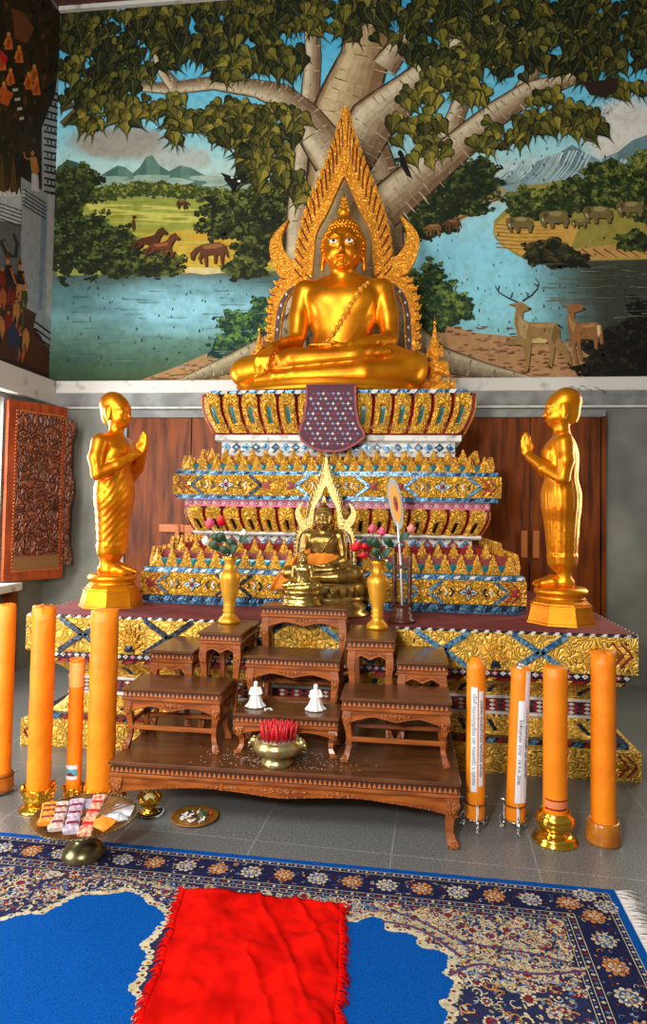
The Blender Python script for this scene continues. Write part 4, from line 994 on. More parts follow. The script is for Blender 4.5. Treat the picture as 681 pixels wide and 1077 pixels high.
def smooth(pts, it=2):
    for _ in range(it):
        o = [pts[0]]
        for p, q in zip(pts, pts[1:]): o += [(p[0]*.75+q[0]*.25, p[1]*.75+q[1]*.25), (p[0]*.25+q[0]*.75, p[1]*.25+q[1]*.75)]
        pts = o+[pts[-1]]
    return pts
def aureole(parent, m, mg, big=True):
    """pointed flame arch behind a seated Buddha; origin at its foot, x to the right, z up, metres"""
    K = .0080; T = lambda L_: [((x-362)*K, (408-y)*K) for x, y in L_]
    fr = (Vector((0, 0, 0)), XF, ZF, -YF); objs = []
    up_in = T([(362, 180), (368, 192), (374, 207), (380, 220), (386, 229), (390, 240), (391, 262), (393, 281)])
    up_out = T([(362, 110), (367, 132), (374, 152), (385, 182), (397, 208), (404, 232), (408, 252), (409, 270)])
    lo_in = T([(394, 284), (404, 288), (415, 297), (421, 312), (423, 335), (424, 363), (424, 400)])
    lo_out = T([(407, 268), (421, 276), (431, 288), (436, 303), (437, 330), (437, 363), (437, 400)])
    horn_o = T([(398, 270), (410, 286), (425, 281), (434, 264), (437, 248), (433, 236), (417, 221)])
    horn_i = T([(403, 256), (408, 263), (414, 263), (420, 256), (424, 246), (424, 236), (417, 222)])
    mir = lambda L_: [(-x, y) for x, y in L_]
    b = MB()
    for g in (lambda L_: L_, mir):
        for q_, (o_, i_) in enumerate(((up_out, up_in), (lo_out, lo_in), (horn_o, horn_i))):
            n = 26; band_flat(b, resample(g(smooth(o_)), n), resample(g(smooth(i_)), n), fr, -.02-.004*q_, (.02, .015, .026)[q_], m)
    b.prism(T([(362, 106), (366, 130), (372, 150), (362, 182), (352, 150), (358, 130)]), fr, -.02, .03, m)
    objs.append(b.build('arch', parent))
    b = MB()
    for g, s in ((lambda L_: L_, 1), (mir, -1)):
        o_ = resample(g(smooth(up_out)), 17); i_ = resample(g(smooth(up_in)), 17)
        for k in range(1, 17):
            x, z = o_[k]; ix, iz = i_[k]; mx, mz = x*.62+ix*.38, z*.62+iz*.38; h = .085
            P_ = [(mx, mz-.055), (x+s*.006, z-.028), (x+s*.020, z+.03), (x+s*.004, z+h), (x-s*.018, z+.05), (mx, mz+.02)]
            b.leafsp(P_, (x-s*.004, z+.012), fr, .0, .030, m)
            G_ = [(mx-s*.002, mz-.050), (mx+s*(x-mx)*s*.5, mz*.5+z*.5-.044), (x+s*.010, z-.020)]
            b.tube([fr[0]+XF*p+ZF*q-YF*.028 for p, q in G_], .0052, mg, 5)
        o_ = resample(g(smooth(lo_out)), 16); 
        for k in range(2, 16):
            x, z = o_[k]; P_ = [(x-s*.03, z-.03), (x+s*.006, z-.02), (x+s*.022, z+.03), (x-s*.004, z+.02), (x-s*.03, z+.02)]; b.leafsp(P_, (x-s*.01, z), fr, .0, .028, m)
            b.tube([fr[0]+XF*(x-s*.028)+ZF*(z-.03)-YF*.026, fr[0]+XF*(x+s*.012)+ZF*(z-.018)-YF*.022], .0045, mg, 5)
        i_ = resample(g(smooth(up_in)), 20); j_ = [(x+s*.014, z+.0) for x, z in i_]; band_flat(b, j_, i_, fr, .02, .034, m)
    objs.append(b.build('flame_scales', parent))
    for g, s in ((lambda L_: L_, 1), (mir, -1)):
        b = MB(); i_ = resample(g(smooth(lo_in)), 22); j_ = [(x+s*.05, z) for x, z in i_]; k_ = [(x+s*.012, z) for x, z in i_]
        band_flat(b, j_, k_, fr, .019, .024, mat('dark_inlay', (60, 14, 16), .5) if big else mg)
        for x, z in j_[2::2]: b.ball((x-s*.02, -.026, z), (.010, .006, .014), WHITEP if big else m, 6, 4)
        objs.append(b.build('inlaid_border', parent))
    return objs

def shifted(me, dx=.105):
    n = len(me.vertices); co = np.empty(n*3, np.float32); me.vertices.foreach_get('co', co); co = co.reshape(-1, 3)
    t = np.clip((co[:, 2]-.20)/.34, 0, 1); co[:, 0] += dx*t*t*(3-2*t); me.vertices.foreach_set('co', co.ravel()); me.update(); return me
bx = atY(345, 395, 5.28).x
big = empty('buddha_statue', 'huge golden seated Buddha with a patterned sash on top of the tiered altar', 'statue', (bx, 5.28, 2.352), 0, None, 1.035)
mobj('body', shifted(seated_mesh.copy()), big)
for o in (hair_mb(GOLD).build('hair', big), flame_mb(GOLD).build('flame_finial', big), sash_mb(GOLDC, GOLDB).build('sash', big)): shifted(o.data)
eyes(big, .105)
b = MB(); b.lathe([(.70, 0), (.74, .012), (.735, .04), (.70, .062), (.715, .085), (.69, .095)], GOLD, (0, -.03, 0), 48, True, 0, 1, .56); b.build('seat', big)
ax = atY(361, 300, 5.56).x; az = atY(362, 110, 5.56).z
au = empty('flame_aureole', 'tall pointed golden flame arch with curling horns behind the huge seated Buddha', 'aureole', (ax, 5.56, 2.352), 0, None, (az-2.352)/(302*.008))
aureole(au, GOLDC, mat('groove_red', (96, 24, 10), .6))
# small guardians beside the big Buddha
def guardian():
    S = Sculpt((-.16, -.15, 0), (.16, .15, .62), .0075)
    S.ell((0, 0, .03), (.12, .10, .035), .02); S.chain([(.03, .02, .10), (.10, -.06, .09), (.03, -.09, .06)], [.045, .04, .03], .02); S.chain([(-.03, .02, .10), (-.10, -.06, .13), (-.08, -.08, .05)], [.045, .042, .028], .02)
    S.ell((0, .02, .17), (.055, .045, .07), .03); S.ell((0, .015, .25), (.07, .045, .05), .03); S.cap((-.07, .02, .275), (.07, .02, .275), .028, .028, .02)
    S.chain([(.075, .02, .275), (.10, .0, .20), (.02, -.07, .23)], [.026, .022, .016], .01); S.chain([(-.075, .02, .275), (-.11, .0, .20), (-.10, -.06, .15)], [.026, .022, .018], .01)
    S.cap((0, .015, .29), (0, .01, .33), .022, .022, .015); S.ell((0, .0, .355), (.042, .042, .05), .015)
    S.ell((0, -.042, .35), (.008, .012, .014), .008)
    for r, z in ((.052, .385), (.042, .42), (.032, .45)): S.ell((0, .0, z), (r, r, .014), .008)
    S.cap((0, 0, .42), (0, 0, .60), .03, .004, .02)
    for s in (-1, 1): S.ell((s*.055, .01, .37), (.014, .02, .05), .01)
    S.disp(lambda x, y, z: .0022*np.sin(z*160)*np.sin(x*120)*(z < .34)); return S.mesh('guardian_body', GOLDC)
gm = guardian()
for px, py, rz, lab, s in ((272, 402, .5, 'small crowned golden guardian half hidden behind the left knee of the huge Buddha', 1.0), (457, 400, -.45, 'small crowned golden guardian at the right knee of the huge Buddha', 1.05)):
    p = atY(px, py, 5.33); g = empty('guardian_figure', lab, 'figurine', (p.x, 5.33, 2.352), rz, 'crowned guardians beside the big Buddha', s); mobj('body', gm, g)
    b = MB(); b.lathe([(.012, .58), (.016, .60), (.006, .62), (.002, .66)], GOLDB, (0, 0, 0), 8); b.build('crown_tip', g)
    for s_ in (-1, 1): b = MB(); b.prism([(s_*.07, .02), (s_*.14, .06), (s_*.155, .16), (s_*.12, .12), (s_*.10, .20), (s_*.09, .10)][::s_], (Vector((0, .04, 0)), XF, ZF, -YF), -.012, .012, GOLDC); b.build('scroll_ornament', g)
b = MB()
p = atY(276, 385, 5.42); O = Vector((p.x, 5.45, 2.352)); b.leafsp([(-.11, 0), (.10, 0), (.09, .12), (.06, .28), (.03, .40), (0, .56), (-.03, .40), (-.06, .28), (-.10, .12)], (0, .2), (O, XF, ZF, -YF), -.02, .045, GOLDC)
tag(b.build('flame_ornament'), 'small pointed golden flame ornament left of the huge Buddha', 'ornament')

# ------------------------------------------------------------------ bronze Buddha on the platform, with saffron cloth
p = atY(339, 615, 4.20)
sc3 = .345; pz = .802; zl = atY(339, 614, 4.08).z
br = empty('bronze_buddha_statue', 'dark bronze seated Buddha with saffron cloth behind the offering tables', 'statue', (p.x, 4.22, pz))
b = MB(); hh = zl-pz
b.lathe([(.30, 0), (.30, .02), (.27, .03), (.285, .06), (.25, hh*.42), (.265, hh*.5), (.255, hh*.6), (.215, hh*.66), (.25, hh*.8), (.262, hh*.88), (.245, hh*.97), (.20, hh)], BRASS, (0, 0, 0), 32, True, 0, 1, .66)
ped = b.build('pedestal', br)
b = MB()
for k in range(26):
    a = 2*PI*k/26; fr = (Vector((.256*math.cos(a), .169*math.sin(a), hh*.82)), Vector((-math.sin(a), math.cos(a), 0)), ZF, Vector((math.cos(a), math.sin(a), 0)))
    b.leafsp([(-.028, .02), (-.02, -.025), (0, -.045), (.02, -.025), (.028, .02)], (0, -.01), fr, -.004, .010, BRASS)
b.build('lotus_petals', ped)
bb = mobj('body', tinted(seated_mesh, BRONZE), br)
def sub3(o): o.location = (0, 0, hh-.012); o.scale = (sc3,)*3; return o
sub3(bb); sub3(hair_mb(BRONZE).build('hair', br)); sub3(flame_mb(BRONZE).build('flame_finial', br)); sub3(sash_mb(BRONZE, BRONZE).build('sash', br))
AUB = mat('aged_gold_arch', (196, 164, 100), .32, .7, (140, 110, 60), 30, .2, 40)
ztip = atY(341, 478, 4.33).z-pz-hh; ks = ztip/(302*.008)
for o in aureole(br, AUB, mat('dark_groove', (52, 34, 16), .6), False): o.scale = (ks,)*3; o.location = (.0, .11, hh)
# saffron cloth: wrap across the belly and a drape over the left side of the lap
b = MB(); V = []; n = 22
for j in range(5):
    for i in range(n+1):
        t = i/n; a = PI*(1.02+.96*t); rx, ry = .108, .078
        z = hh+.100+.085*j/4*(.6+.4*math.sin(PI*t))+.004*math.sin(i*1.9+j); V.append((.005+rx*math.cos(a)*1.02, .012+ry*math.sin(a)*(1.12+.03*math.sin(i*2.3)), z))
b.add(V, [(j*(n+1)+i, j*(n+1)+i+1, (j+1)*(n+1)+i+1, (j+1)*(n+1)+i) for j in range(4) for i in range(n)], SAFFRON, True)
V = []; nv = 16; nu = 10
for j in range(nv+1):
    v = j/nv
    for i in range(nu+1):
        u = i/nu; x = -.07-.13*v**.75-.10*u*(.25+v)+.006*math.sin(v*9+u*3); y = .0-.06*v+.02*math.sin(u*7+v*3); z = hh+.205-.035*u-.235*v**1.9+.008*math.sin(u*15)
        V.append((x, y, z))
b.add(V, [(j*(nu+1)+i, j*(nu+1)+i+1, (j+1)*(nu+1)+i+1, (j+1)*(nu+1)+i) for j in range(nv) for i in range(nu)], SAFFRON, True)
o = b.build('saffron_robe', br); md = o.modifiers.new('thick', 'SOLIDIFY'); md.thickness = .006

# ------------------------------------------------------------------ standing disciples
def disciple(style):
    S = Sculpt((-.30, -.32, -.01), (.30, .22, 1.26), .0085)
    S.cap((0, .0, .70), (0, .0, .50), .115, .125, .05, sq=(1.25, .85, 1)); S.cap((0, .0, .55), (0, .01, .16), .125, .088, .03, sq=(1.25, .95, 1))
    S.ell((0, .0, .80), (.155, .105, .13), .05); S.ell((0, -.055, .81), (.12, .055, .06), .04)
    S.cap((-.13, .01, .875), (.13, .01, .875), .058, .058, .04); S.cap((0, .01, .88), (0, 0, .98), .052, .050, .03)
    for s in (-1, 1):
        S.chain([(s*.175, .01, .865), (s*.205, .015, .76), (s*.205, .0, .655)], [.055, .048, .040], .02)
        S.chain([(s*.205, .0, .655), (s*.13, -.10, .72), (s*.035, -.185, .80)], [.041, .036, .025], .012)
        S.ell((s*.013, -.205, .835), (.014, .028, .040), .008)
        for k, (dy, l) in enumerate(((-.024, .0), (-.009, .014), (.007, .011), (.021, -.006))): S.chain([(s*.011, -.205+dy, .855), (s*.009, -.208+dy, .90), (s*.006, -.206+dy*.9, .935+l)], [.0095, .009, .007], .004)
        S.chain([(s*.015, -.18, .83), (s*.012, -.165, .862), (s*.010, -.172, .885)], [.010, .009, .007], .004)
        S.cap((s*.05, .02, .20), (s*.05, .02, .035), .046, .036, .02); S.chain([(s*.05, .045, .025), (s*.052, -.05, .028), (s*.055, -.14, .012)], [.034, .036, .020], .02)
        for k in range(4): S.cap((s*(.038+.013*k), -.13, .012), (s*(.04+.015*k), -.165+.006*k, .008), .010, .007, .005)
        S.ell((s*.083, .015, 1.07), (.013, .024, .045), .008); S.ell((s*.085, .012, 1.035), (.010, .014, .022), .006)
        S.chain([(s*.010, -.083, 1.105), (s*.032, -.080, 1.115), (s*.062, -.060, 1.105)], [.006, .007, .004], .008)
        S.ell((s*.034, -.070, 1.082), (.021, .018, .010), .008); S.ell((s*.036, -.048, 1.045), (.03, .03, .028), .02)
    S.ell((0, .010, 1.11), (.083, .100, .100), .02); S.ell((0, -.018, 1.04), (.066, .070, .062), .025); S.ell((0, -.058, 1.0), (.026, .022, .018), .018)
    S.cap((0, -.084, 1.10), (0, -.100, 1.055), .006, .011, .008); S.ell((0, -.1, 1.05), (.014, .010, .008), .005)
    S.ell((0, -.086, 1.028), (.022, .010, .0055), .004); S.ell((0, -.084, 1.018), (.018, .010, .006), .004)
    # shaved hair line
    S.ell((0, .030, 1.14), (.087, .092, .088), .004); S.ell((0, .070, 1.07), (.050, .040, .070), .02)
    # robe: wrapped folds over the hips and legs, layered hem at the ankles, shoulder edge
    def fold(x, y, z):
        m_ = np.clip((z-.15)/.05, 0, 1)*np.clip((.72-z)/.05, 0, 1)*(np.abs(x) < .165)*(y > -.155)
        w = np.sin(100*(z-.20*np.cos(x*9)+.42*y)+1.6*np.sin(y*15)) if style == 0 else np.sin(60*np.arctan2(x, -y-.02)/2.2+3*z)
        f_ = -.0036*np.abs(w)**.7*np.sign(np.maximum(0, w))*m_
        hem = -.006*((z < .20) & (z > .125) & (np.abs(x) < .17) & (y > -.11) & (y < .13)).astype(float)
        ch = -.003*np.maximum(0, np.sin(85*(z+.6*x)))*np.clip((z-.72)/.02, 0, 1)*np.clip((.86-z)/.02, 0, 1)*(np.abs(x) < .14)*(y < -.02)
        return f_+hem+ch
    S.disp(fold); return S.mesh('disciple_body', GOLD)
DMS = [disciple(0), disciple(1)]
for (px, py, Y, rz, lab) in ((113, 430, 4.30, math.radians(82), 'golden standing disciple with pressed palms left of the altar, facing right'), (591, 430, 4.25, math.radians(-100), 'golden standing disciple with pressed palms right of the altar, facing left')):
    x = -1.945 if px < 300 else .962
    d = empty('disciple_statue', lab, 'statue', (x, Y, .802), rz, 'standing disciples on the platform')
    o = mobj('body', DMS[0 if px < 300 else 1], d); o.location = (0, .0, .217)
    b = MB()
    for r0_, z0, r1_, z1 in ((.215, 0, .212, .012), (.208, .014, .186, .10)): b.lathe([(r0_, z0), (r1_, z1)], GOLD, (0, 0, 0), 8, False, PI/8)
    b.lathe([(.192, .10), (.190, .112), (.178, .115), (.176, .124), (.168, .127), (.150, .15)], GOLD, (0, 0, 0), 8, False, PI/8); pb = b.build('octagonal_base', d)
    b = MB(); b.lathe([(.150, .146), (.142, .155), (.140, .162), (.155, .172), (.160, .186), (.156, .202), (.142, .214), (.10, .220)], GOLD, (0, 0, 0), 40); b.build('rounded_plinth', d)

# ------------------------------------------------------------------ offering tables
def zig(b, O, U, L0, h, N_, m=BEAD):
    """carved row of small triangles along a table edge"""
    n = max(4, round(L0/.022)); 
    for k in range(n):
        u = L0*k/n; w = L0/n*.86; b.leafsp([(u, 0), (u+w, 0), (u+w/2, h)], (u+w/2, h*.35), (O, U, ZF, N_), 0, .0035, m)
def offering_table(x0, x1, y0, y1, z0, z1, lab, group=None, base=False):
    t = empty('offering_table' if not base else 'low_offering_table', lab, 'table', ((x0+x1)/2, (y0+y1)/2, z0), 0, group)
    hx, hy, h = (x1-x0)/2, (y1-y0)/2, z1-z0; e = .018 if not base else .02; th = .016 if not base else .02
    b = MB(); b.box((0, 0, h-th/2), (hx, hy, th/2), WOODD, bev=.004); top = b.build('tabletop', t)
    ft = .030 if not base else .034
    b = MB(); b.box((0, 0, h-th-ft/2), (hx-.010, hy-.010, ft/2-.0005), WOODK)
    for O, U, L0, N_ in ((Vector((-hx+.012, -hy+.0098, h-th-ft*.86)), XF, 2*hx-.024, -YF), (Vector((hx-.0098, -hy+.012, h-th-ft*.86)), YF, 2*hy-.024, XF), (Vector((-hx+.0098, hy-.012, h-th-ft*.86)), -YF, 2*hy-.024, -XF)): zig(b, O, U, L0, ft*.72, N_)
    b.box((0, 0, h-th-ft-.008), (hx-.004, hy-.004, .008), WOODT, bev=.003); b.build('carved_frieze', t)
    # apron with a scalloped lower edge
    b = MB(); ah = min(.075, (h-.06)*.36) if not base else .085; za = h-th-ft-.016
    for O, U, L0, N_ in ((Vector((-hx+.02, -hy+.016, za)), XF, 2*hx-.04, -YF), (Vector((hx-.016, -hy+.02, za)), YF, 2*hy-.04, XF), (Vector((-hx+.016, hy-.02, za)), -YF, 2*hy-.04, -XF), (Vector((hx-.02, hy-.016, za)), -XF, 2*hx-.04, YF)):
        n = 40; low = []
        for k in range(n+1):
            u = k/n; q = abs(2*u-1); d = ah*(.46+.54*q**5+.16*math.exp(-((q)/.16)**2)-.10*math.exp(-((q-.45)/.16)**2)); low.append((u*L0, -d))
        for k in range(n):
            (a, c), (a2, c2) = low[k], low[k+1]; b.prism([(a, c), (a2, c2), (a2, 0), (a, 0)], (O, U, ZF, N_), -.012, .0, WOODT)
            b.ball(O+U*a+ZF*(c+.003)+N_*.002, .0038, BEAD, 5, 4) if L0 > .2 or k % 2 else None
        for cx, w in ((.5, .30 if not base else .16), (.20, .0), (.80, .0), (.33, 0 if not base else .10), (.67, 0 if not base else .10)):
            if w:
                m_ = 7
                for k in range(m_):
                    s_ = (k-(m_-1)/2)/(m_/2); uu = (cx+s_*w/2)*L0; hh_ = ah*.16*(1.2-abs(s_))
                    b.leafsp([(uu-w*L0/m_*.5, 0), (uu, -hh_), (uu+w*L0/m_*.5, 0), (uu, hh_)], (uu, 0), (O-ZF*ah*.24, U, ZF, N_), 0, .006, WOODC)
                b.prism([(cx*L0-w*L0*.55, -ah*.26), (cx*L0+w*L0*.55, -ah*.26), (cx*L0+w*L0*.5, -ah*.22), (cx*L0-w*L0*.5, -ah*.22)], (O, U, ZF, N_), 0, .002, WOODK)
    b.build('apron', t)
    lw = (.024 if not base else .036)
    for sx in (-1, 1):
        for sy in (-1, 1):
            b = MB(); H_ = za; cx, cy = sx*(hx-.018-lw*.6), sy*(hy-.018-lw*.6); lv = [(1.0, 1.28, .0), (.86, 1.34, .006), (.72, 1.08, .0), (.5, .82, -.008), (.3, .74, -.008), (.16, .86, .0), (.06, 1.18, .010), (.0, 1.05, .008)]
            V = []; fs = []
            for t_, s_, o_ in lv:
                for ax_, ay_ in ((-1, -1), (1, -1), (1, 1), (-1, 1)): V.append((cx+sx*o_+ax_*lw*s_*.62, cy+sy*o_*.8+ay_*lw*s_*.62, t_*H_))
            for k in range(len(lv)-1):
                for i in range(4): j = (i+1) % 4; fs.append((k*4+j, k*4+i, k*4+4+i, k*4+4+j))
            fs += [(0, 1, 2, 3), (len(V)-1, len(V)-2, len(V)-3, len(V)-4)]
            b.add(V, fs, WOODT)
            fr = (Vector((cx, cy+sy*0-lw*.80, H_*.82)), XF, ZF, -YF)
            for s_ in (-1, 1): b.leafsp([(s_*.002, -lw*1.2), (s_*lw*.62, -lw*.1), (s_*lw*.5, lw*.7), (0, lw*.5)], (s_*lw*.25, 0), fr, 0, .008, WOODC)
            fr = (Vector((cx+sx*.010, cy-lw*.72+sy*.008, 0)), XF, ZF, -YF); b.leafsp([(-lw*.5, .004), (lw*.5, .004), (lw*.4, H_*.12), (0, H_*.18), (-lw*.4, H_*.12)], (0, H_*.07), fr, 0, .007, WOODC)
            lg = b.build('leg', t)
    if not base and h > .22:
        b = MB(); z = h*.34
        for sy in (-1, 1): b.box((0, sy*(hy-.035), z), (hx-.045, .008, .011), WOODT, bev=.003)
        for sx in (-1, 1): b.box((sx*(hx-.035), 0, z+.02), (.008, hy-.045, .011), WOODT, bev=.003)
        b.build('stretcher', t)
    return t
ZB = .286
offering_table(-1.345, .262, 2.98, 3.86, 0, ZB, 'long low carved wooden table on the floor carrying all the smaller tables', None, True)
G = 'carved offering tables on the long low table'
offering_table(-.805, -.292, 3.165, 3.41, ZB, .478, 'lowest front centre carved table holding two small white figurines', G)
offering_table(-1.355, -.855, 3.13, 3.41, ZB, .584, 'front left carved table, empty top, on the long low table', G)
offering_table(-.284, .232, 3.13, 3.41, ZB, .588, 'front right carved table, empty top with a pale scratch, on the long low table', G)
offering_table(-.815, -.312, 3.415, 3.675, ZB, .70, 'centre carved table with an empty top behind the white figurines', G)
offering_table(-1.07, -.83, 3.42, 3.84, ZB, .812, 'narrow tall carved table under the left gold vase', G)
offering_table(-.288, -.035, 3.42, 3.84, ZB, .808, 'narrow tall carved table under the right gold vase', G)
offering_table(-1.335, -1.09, 3.42, 3.84, ZB, .705, 'narrow carved table at the far left of the group, empty top', G)
offering_table(-.03, .235, 3.42, 3.84, ZB, .702, 'narrow carved table at the far right of the group, empty top', G)
offering_table(-.795, -.30, 3.68, 3.86, ZB, .922, 'tallest centre carved table under the small brass Buddha', G)
b = MB(); b.box((-.06, 3.25, .5892), (.055, .004, .0006), BEAD, rz=.5)
# little things on the tables
def small_buddha():
    p = atZ(321, 633, .922); t = empty('small_buddha_statue', 'small brass seated Buddha on the tallest centre table', 'statue', (p.x, 3.77, .922))
    k = .152; zb = .085
    b = MB(); b.lathe([(.118, 0), (.118, .010), (.104, .016), (.108, .028), (.10, .038), (.086, .046), (.098, .062), (.104, .074), (.098, .085)], BRASS, (0, 0, 0), 28, True, 0, 1, .72); b.build('pedestal', t)
    for nm, o in (('body', mobj('body', tinted(seated_mesh, BRASS), t)), ('hair', hair_mb(BRASS).build('hair', t)), ('flame_finial', flame_mb(BRASS).build('flame_finial', t))): o.scale = (k,)*3; o.location = (0, 0, zb-.004)
small_buddha()
def vase(x, y, z, lab):
    t = empty('gold_vase', lab, 'vase', (x, y, z), 0, 'gold vases of artificial flowers'); b = MB()
    b.lathe([(.060, 0), (.062, .012), (.052, .03), (.036, .045), (.031, .06), (.038, .072), (.031, .084), (.036, .094), (.032, .105), (.037, .13), (.050, .19), (.060, .25), (.060, .275), (.045, .295), (.030, .31), (.028, .335), (.036, .36), (.046, .375), (.040, .372), (.024, .33)], mat('matt_gold', (238, 172, 52), .4, .6, (216, 146, 32), 8), (0, 0, 0), 32)
    b.build('body', t)
    b = MB(); b.lathe([(.0468, .372), (.048, .376), (.044, .379), (.040, .374)], GOLDB, (0, 0, 0), 32); b.build('rim', t)
VL = atZ(241, 655, .812); VR = atZ(397, 661, .808)
vase(VL.x, VL.y, .812, 'tall gold vase of artificial flowers on the left narrow table'); vase(VR.x, VR.y, .808, 'tall gold vase of artificial flowers on the right narrow table')
def bud(b, c, r, m, m2=None, up_=1.0):
    for ring_, (rr, n, tilt) in enumerate(((.35, 3, .1), (.62, 5, .3), (.85, 5, .55))):
        for k in range(n):
            a = 2*PI*k/n+ring_*.5; d = Vector((math.cos(a), math.sin(a), 0)); s_ = Vector((-math.sin(a), math.cos(a), 0)); V = []
            for j in range(5):
                v = j/4; w = r*.75*math.sin(PI*min(1, v*.85+.12)); off = r*rr*math.sin(v*PI*.55)*(1+.35*v*tilt*2); z = r*(-.9+2.3*v*up_*(1-.18*ring_))
                for u in (-1, -.5, 0, .5, 1): V.append(Vector(c)+d*(off*(1-.25*u*u))+s_*w*u+ZF*z)
            b.add(V, [(j*5+i, j*5+i+1, j*5+5+i+1, j*5+5+i) for j in range(4) for i in range(4)], m2 if (m2 and ring_ == 0) else m, True)
def leaf3(b, p, q, w, m):
    p, q = Vector(p), Vector(q); d = q-p; s_ = d.cross(Vector((0, -1, .3))).normalized(); V = []; n = 6
    for i in range(n+1):
        t = i/n; ww = w*math.sin(PI*min(1, t*.9+.08))**.8*(1 if t < 1 else 0); c = p+d*t+Vector((0, -.02*math.sin(PI*t), .01*math.sin(PI*t)))
        V += [c-s_*ww, c+Vector((0, .006, -.004)), c+s_*ww]
    b.add(V, [f_ for i in range(n) for f_ in ((i*3, i*3+1, i*3+4, i*3+3), (i*3+1, i*3+2, i*3+5, i*3+4))], m, True)
def flower_(vx, vy, vz, px, py, r, m, lab, leaves=1, kind='bud', dy=0):
    p = atY(px, py, vy+dy); t = empty('artificial_flower', lab, 'flower', (vx, vy, vz), 0, 'artificial flowers in the gold vases'); q = Vector((p.x-vx, p.y-vy, p.z-vz))
    b = MB(); b.tube([(0, 0, -.10), (q.x*.12, q.y*.1, .01), (q.x*.6, q.y*.6, q.z*.55), (q.x, q.y, q.z-r*.6)], .0028, LEAFG, 6); b.build('stem', t)
    b = MB()
    if kind == 'bud': bud(b, q, r, m)
    elif kind == 'rose':
        for i in range(6): bud(b, q+Vector((random.uniform(-.028, .028), random.uniform(-.015, .015), random.uniform(-.03, .03))), r*.6, m, None, .55)
    else:
        for i in range(9): b.ball(q+Vector((random.uniform(-.02, .02), random.uniform(-.01, .01), random.uniform(-.04, .04))), random.uniform(.006, .012), m if i % 3 else INK, 6, 4)
    b.build('blossom', t)
    if leaves:
        b = MB()
        for i in range(leaves): s_ = 1 if i % 2 else -1; a = q*(.45+.2*i); leaf3(b, a, a+Vector((s_*.055, -.02, .045)), .022, LEAFG)
        b.build('leaf', t)
zl_, zr_ = .812+.372, .808+.372
for px, py, r, m, lab, lv, kd in ((221, 551, .027, PETALP, 'pink artificial bud, leftmost upper one in the left vase', 1, 'bud'), (233, 549, .027, PETALR, 'red artificial bud in the left vase', 1, 'bud'), (217, 570, .024, PETALW, 'cream artificial bud hanging low at the left of the left vase', 1, 'bud'), (257, 563, .026, PETALW, 'cream pointed artificial bud at the right of the left vase', 2, 'bud'), (240, 580, .03, PETALW, 'speckled white spray just above the rim of the left vase', 2, 'spray')):
    flower_(VL.x, VL.y, zl_, px, py, r, m, lab, lv, kd)
for px, py, r, m, lab, lv, kd in ((392, 557, .024, PETALP, 'pink artificial bud, left of the pair in the right vase', 1, 'bud'), (402, 560, .024, PETALP, 'pink artificial bud, right of the pair in the right vase', 1, 'bud'), (379, 577, .05, PETALR, 'red artificial rose cluster leaning left from the right vase', 0, 'rose'), (433, 557, .024, mat('salmon_petal', (232, 140, 130), .5), 'salmon artificial bud leaning far right from the right vase', 2, 'bud'), (404, 583, .03, PETALW, 'small white spray low in the right vase', 2, 'spray')):
    flower_(VR.x, VR.y, zr_, px, py, r, m, lab, lv, kd)
# talipot fan on its dark stand
p = atZ(423, 650, .802); t = empty('ceremonial_fan_stand', 'dark turned wooden stand with slim posts behind the right gold vase', 'stand', (p.x, 4.02, .802))
p = Vector((atY(423, 640, 4.02).x, 4.02, .802)); t.location = p
DW = mat('dark_turned_wood', (84, 36, 20), .35)
b = MB(); b.lathe([(.078, 0), (.078, .02), (.06, .028), (.066, .05), (.05, .062), (.058, .085), (.045, .10)], DW, (0, 0, 0), 24); b.build('base', t)
for s_ in (-1, 1):
    b = MB(); b.lathe([(.010, .09)]+[(.010+.006*abs(math.sin(k*1.1)), .09+.021*k) for k in range(1, 15)]+[(.012, .40), (.004, .41)], DW, (s_*.045, 0, 0), 12); b.build('post', t)
b = MB(); b.box((0, 0, .33), (.05, .012, .010), DW, bev=.003); b.build('crossbar', t)
f_ = empty('ceremonial_fan', 'upright oval monk fan, grey rim and orange centre, on a white rod', 'fan', (p.x, 4.02, .905))
b = MB(); b.tube([(0, 0, 0), (-.01, 0, .25), (-.035, 0, .52)], .006, PAPER, 8); b.build('rod', f_)
tp = atY(412, 503, 4.02)-Vector((p.x, 4.02, .905)); bt = atY(421, 557, 4.02)-Vector((p.x, 4.02, .905)); cn = (tp+bt)/2; dr = (tp-bt).normalized(); sd = Vector((dr.z, 0, -dr.x)); hl = (tp-bt).length/2
b = MB(); FGREY = mat('grey_satin', (150, 156, 150), .6)
el = lambda k_: [(k_*.04*math.cos(2*PI*i/28)*(1+.12*math.sin(2*PI*i/28)), k_*hl*math.sin(2*PI*i/28)) for i in range(28)]
b.prism(el(1), (cn, sd, dr, -YF), -.005, .005, FGREY); fb = b.build('blade', f_)
b = MB(); b.prism(el(.74), (cn, sd, dr, -YF), .005, .008, mat('orange_satin', (222, 146, 50), .6)); b.leafsp([(x*.3, y*.3) for x, y in el(1)], (0, 0), (cn, sd, dr, -YF), .008, .012, RED); b.build('orange_centre', fb)

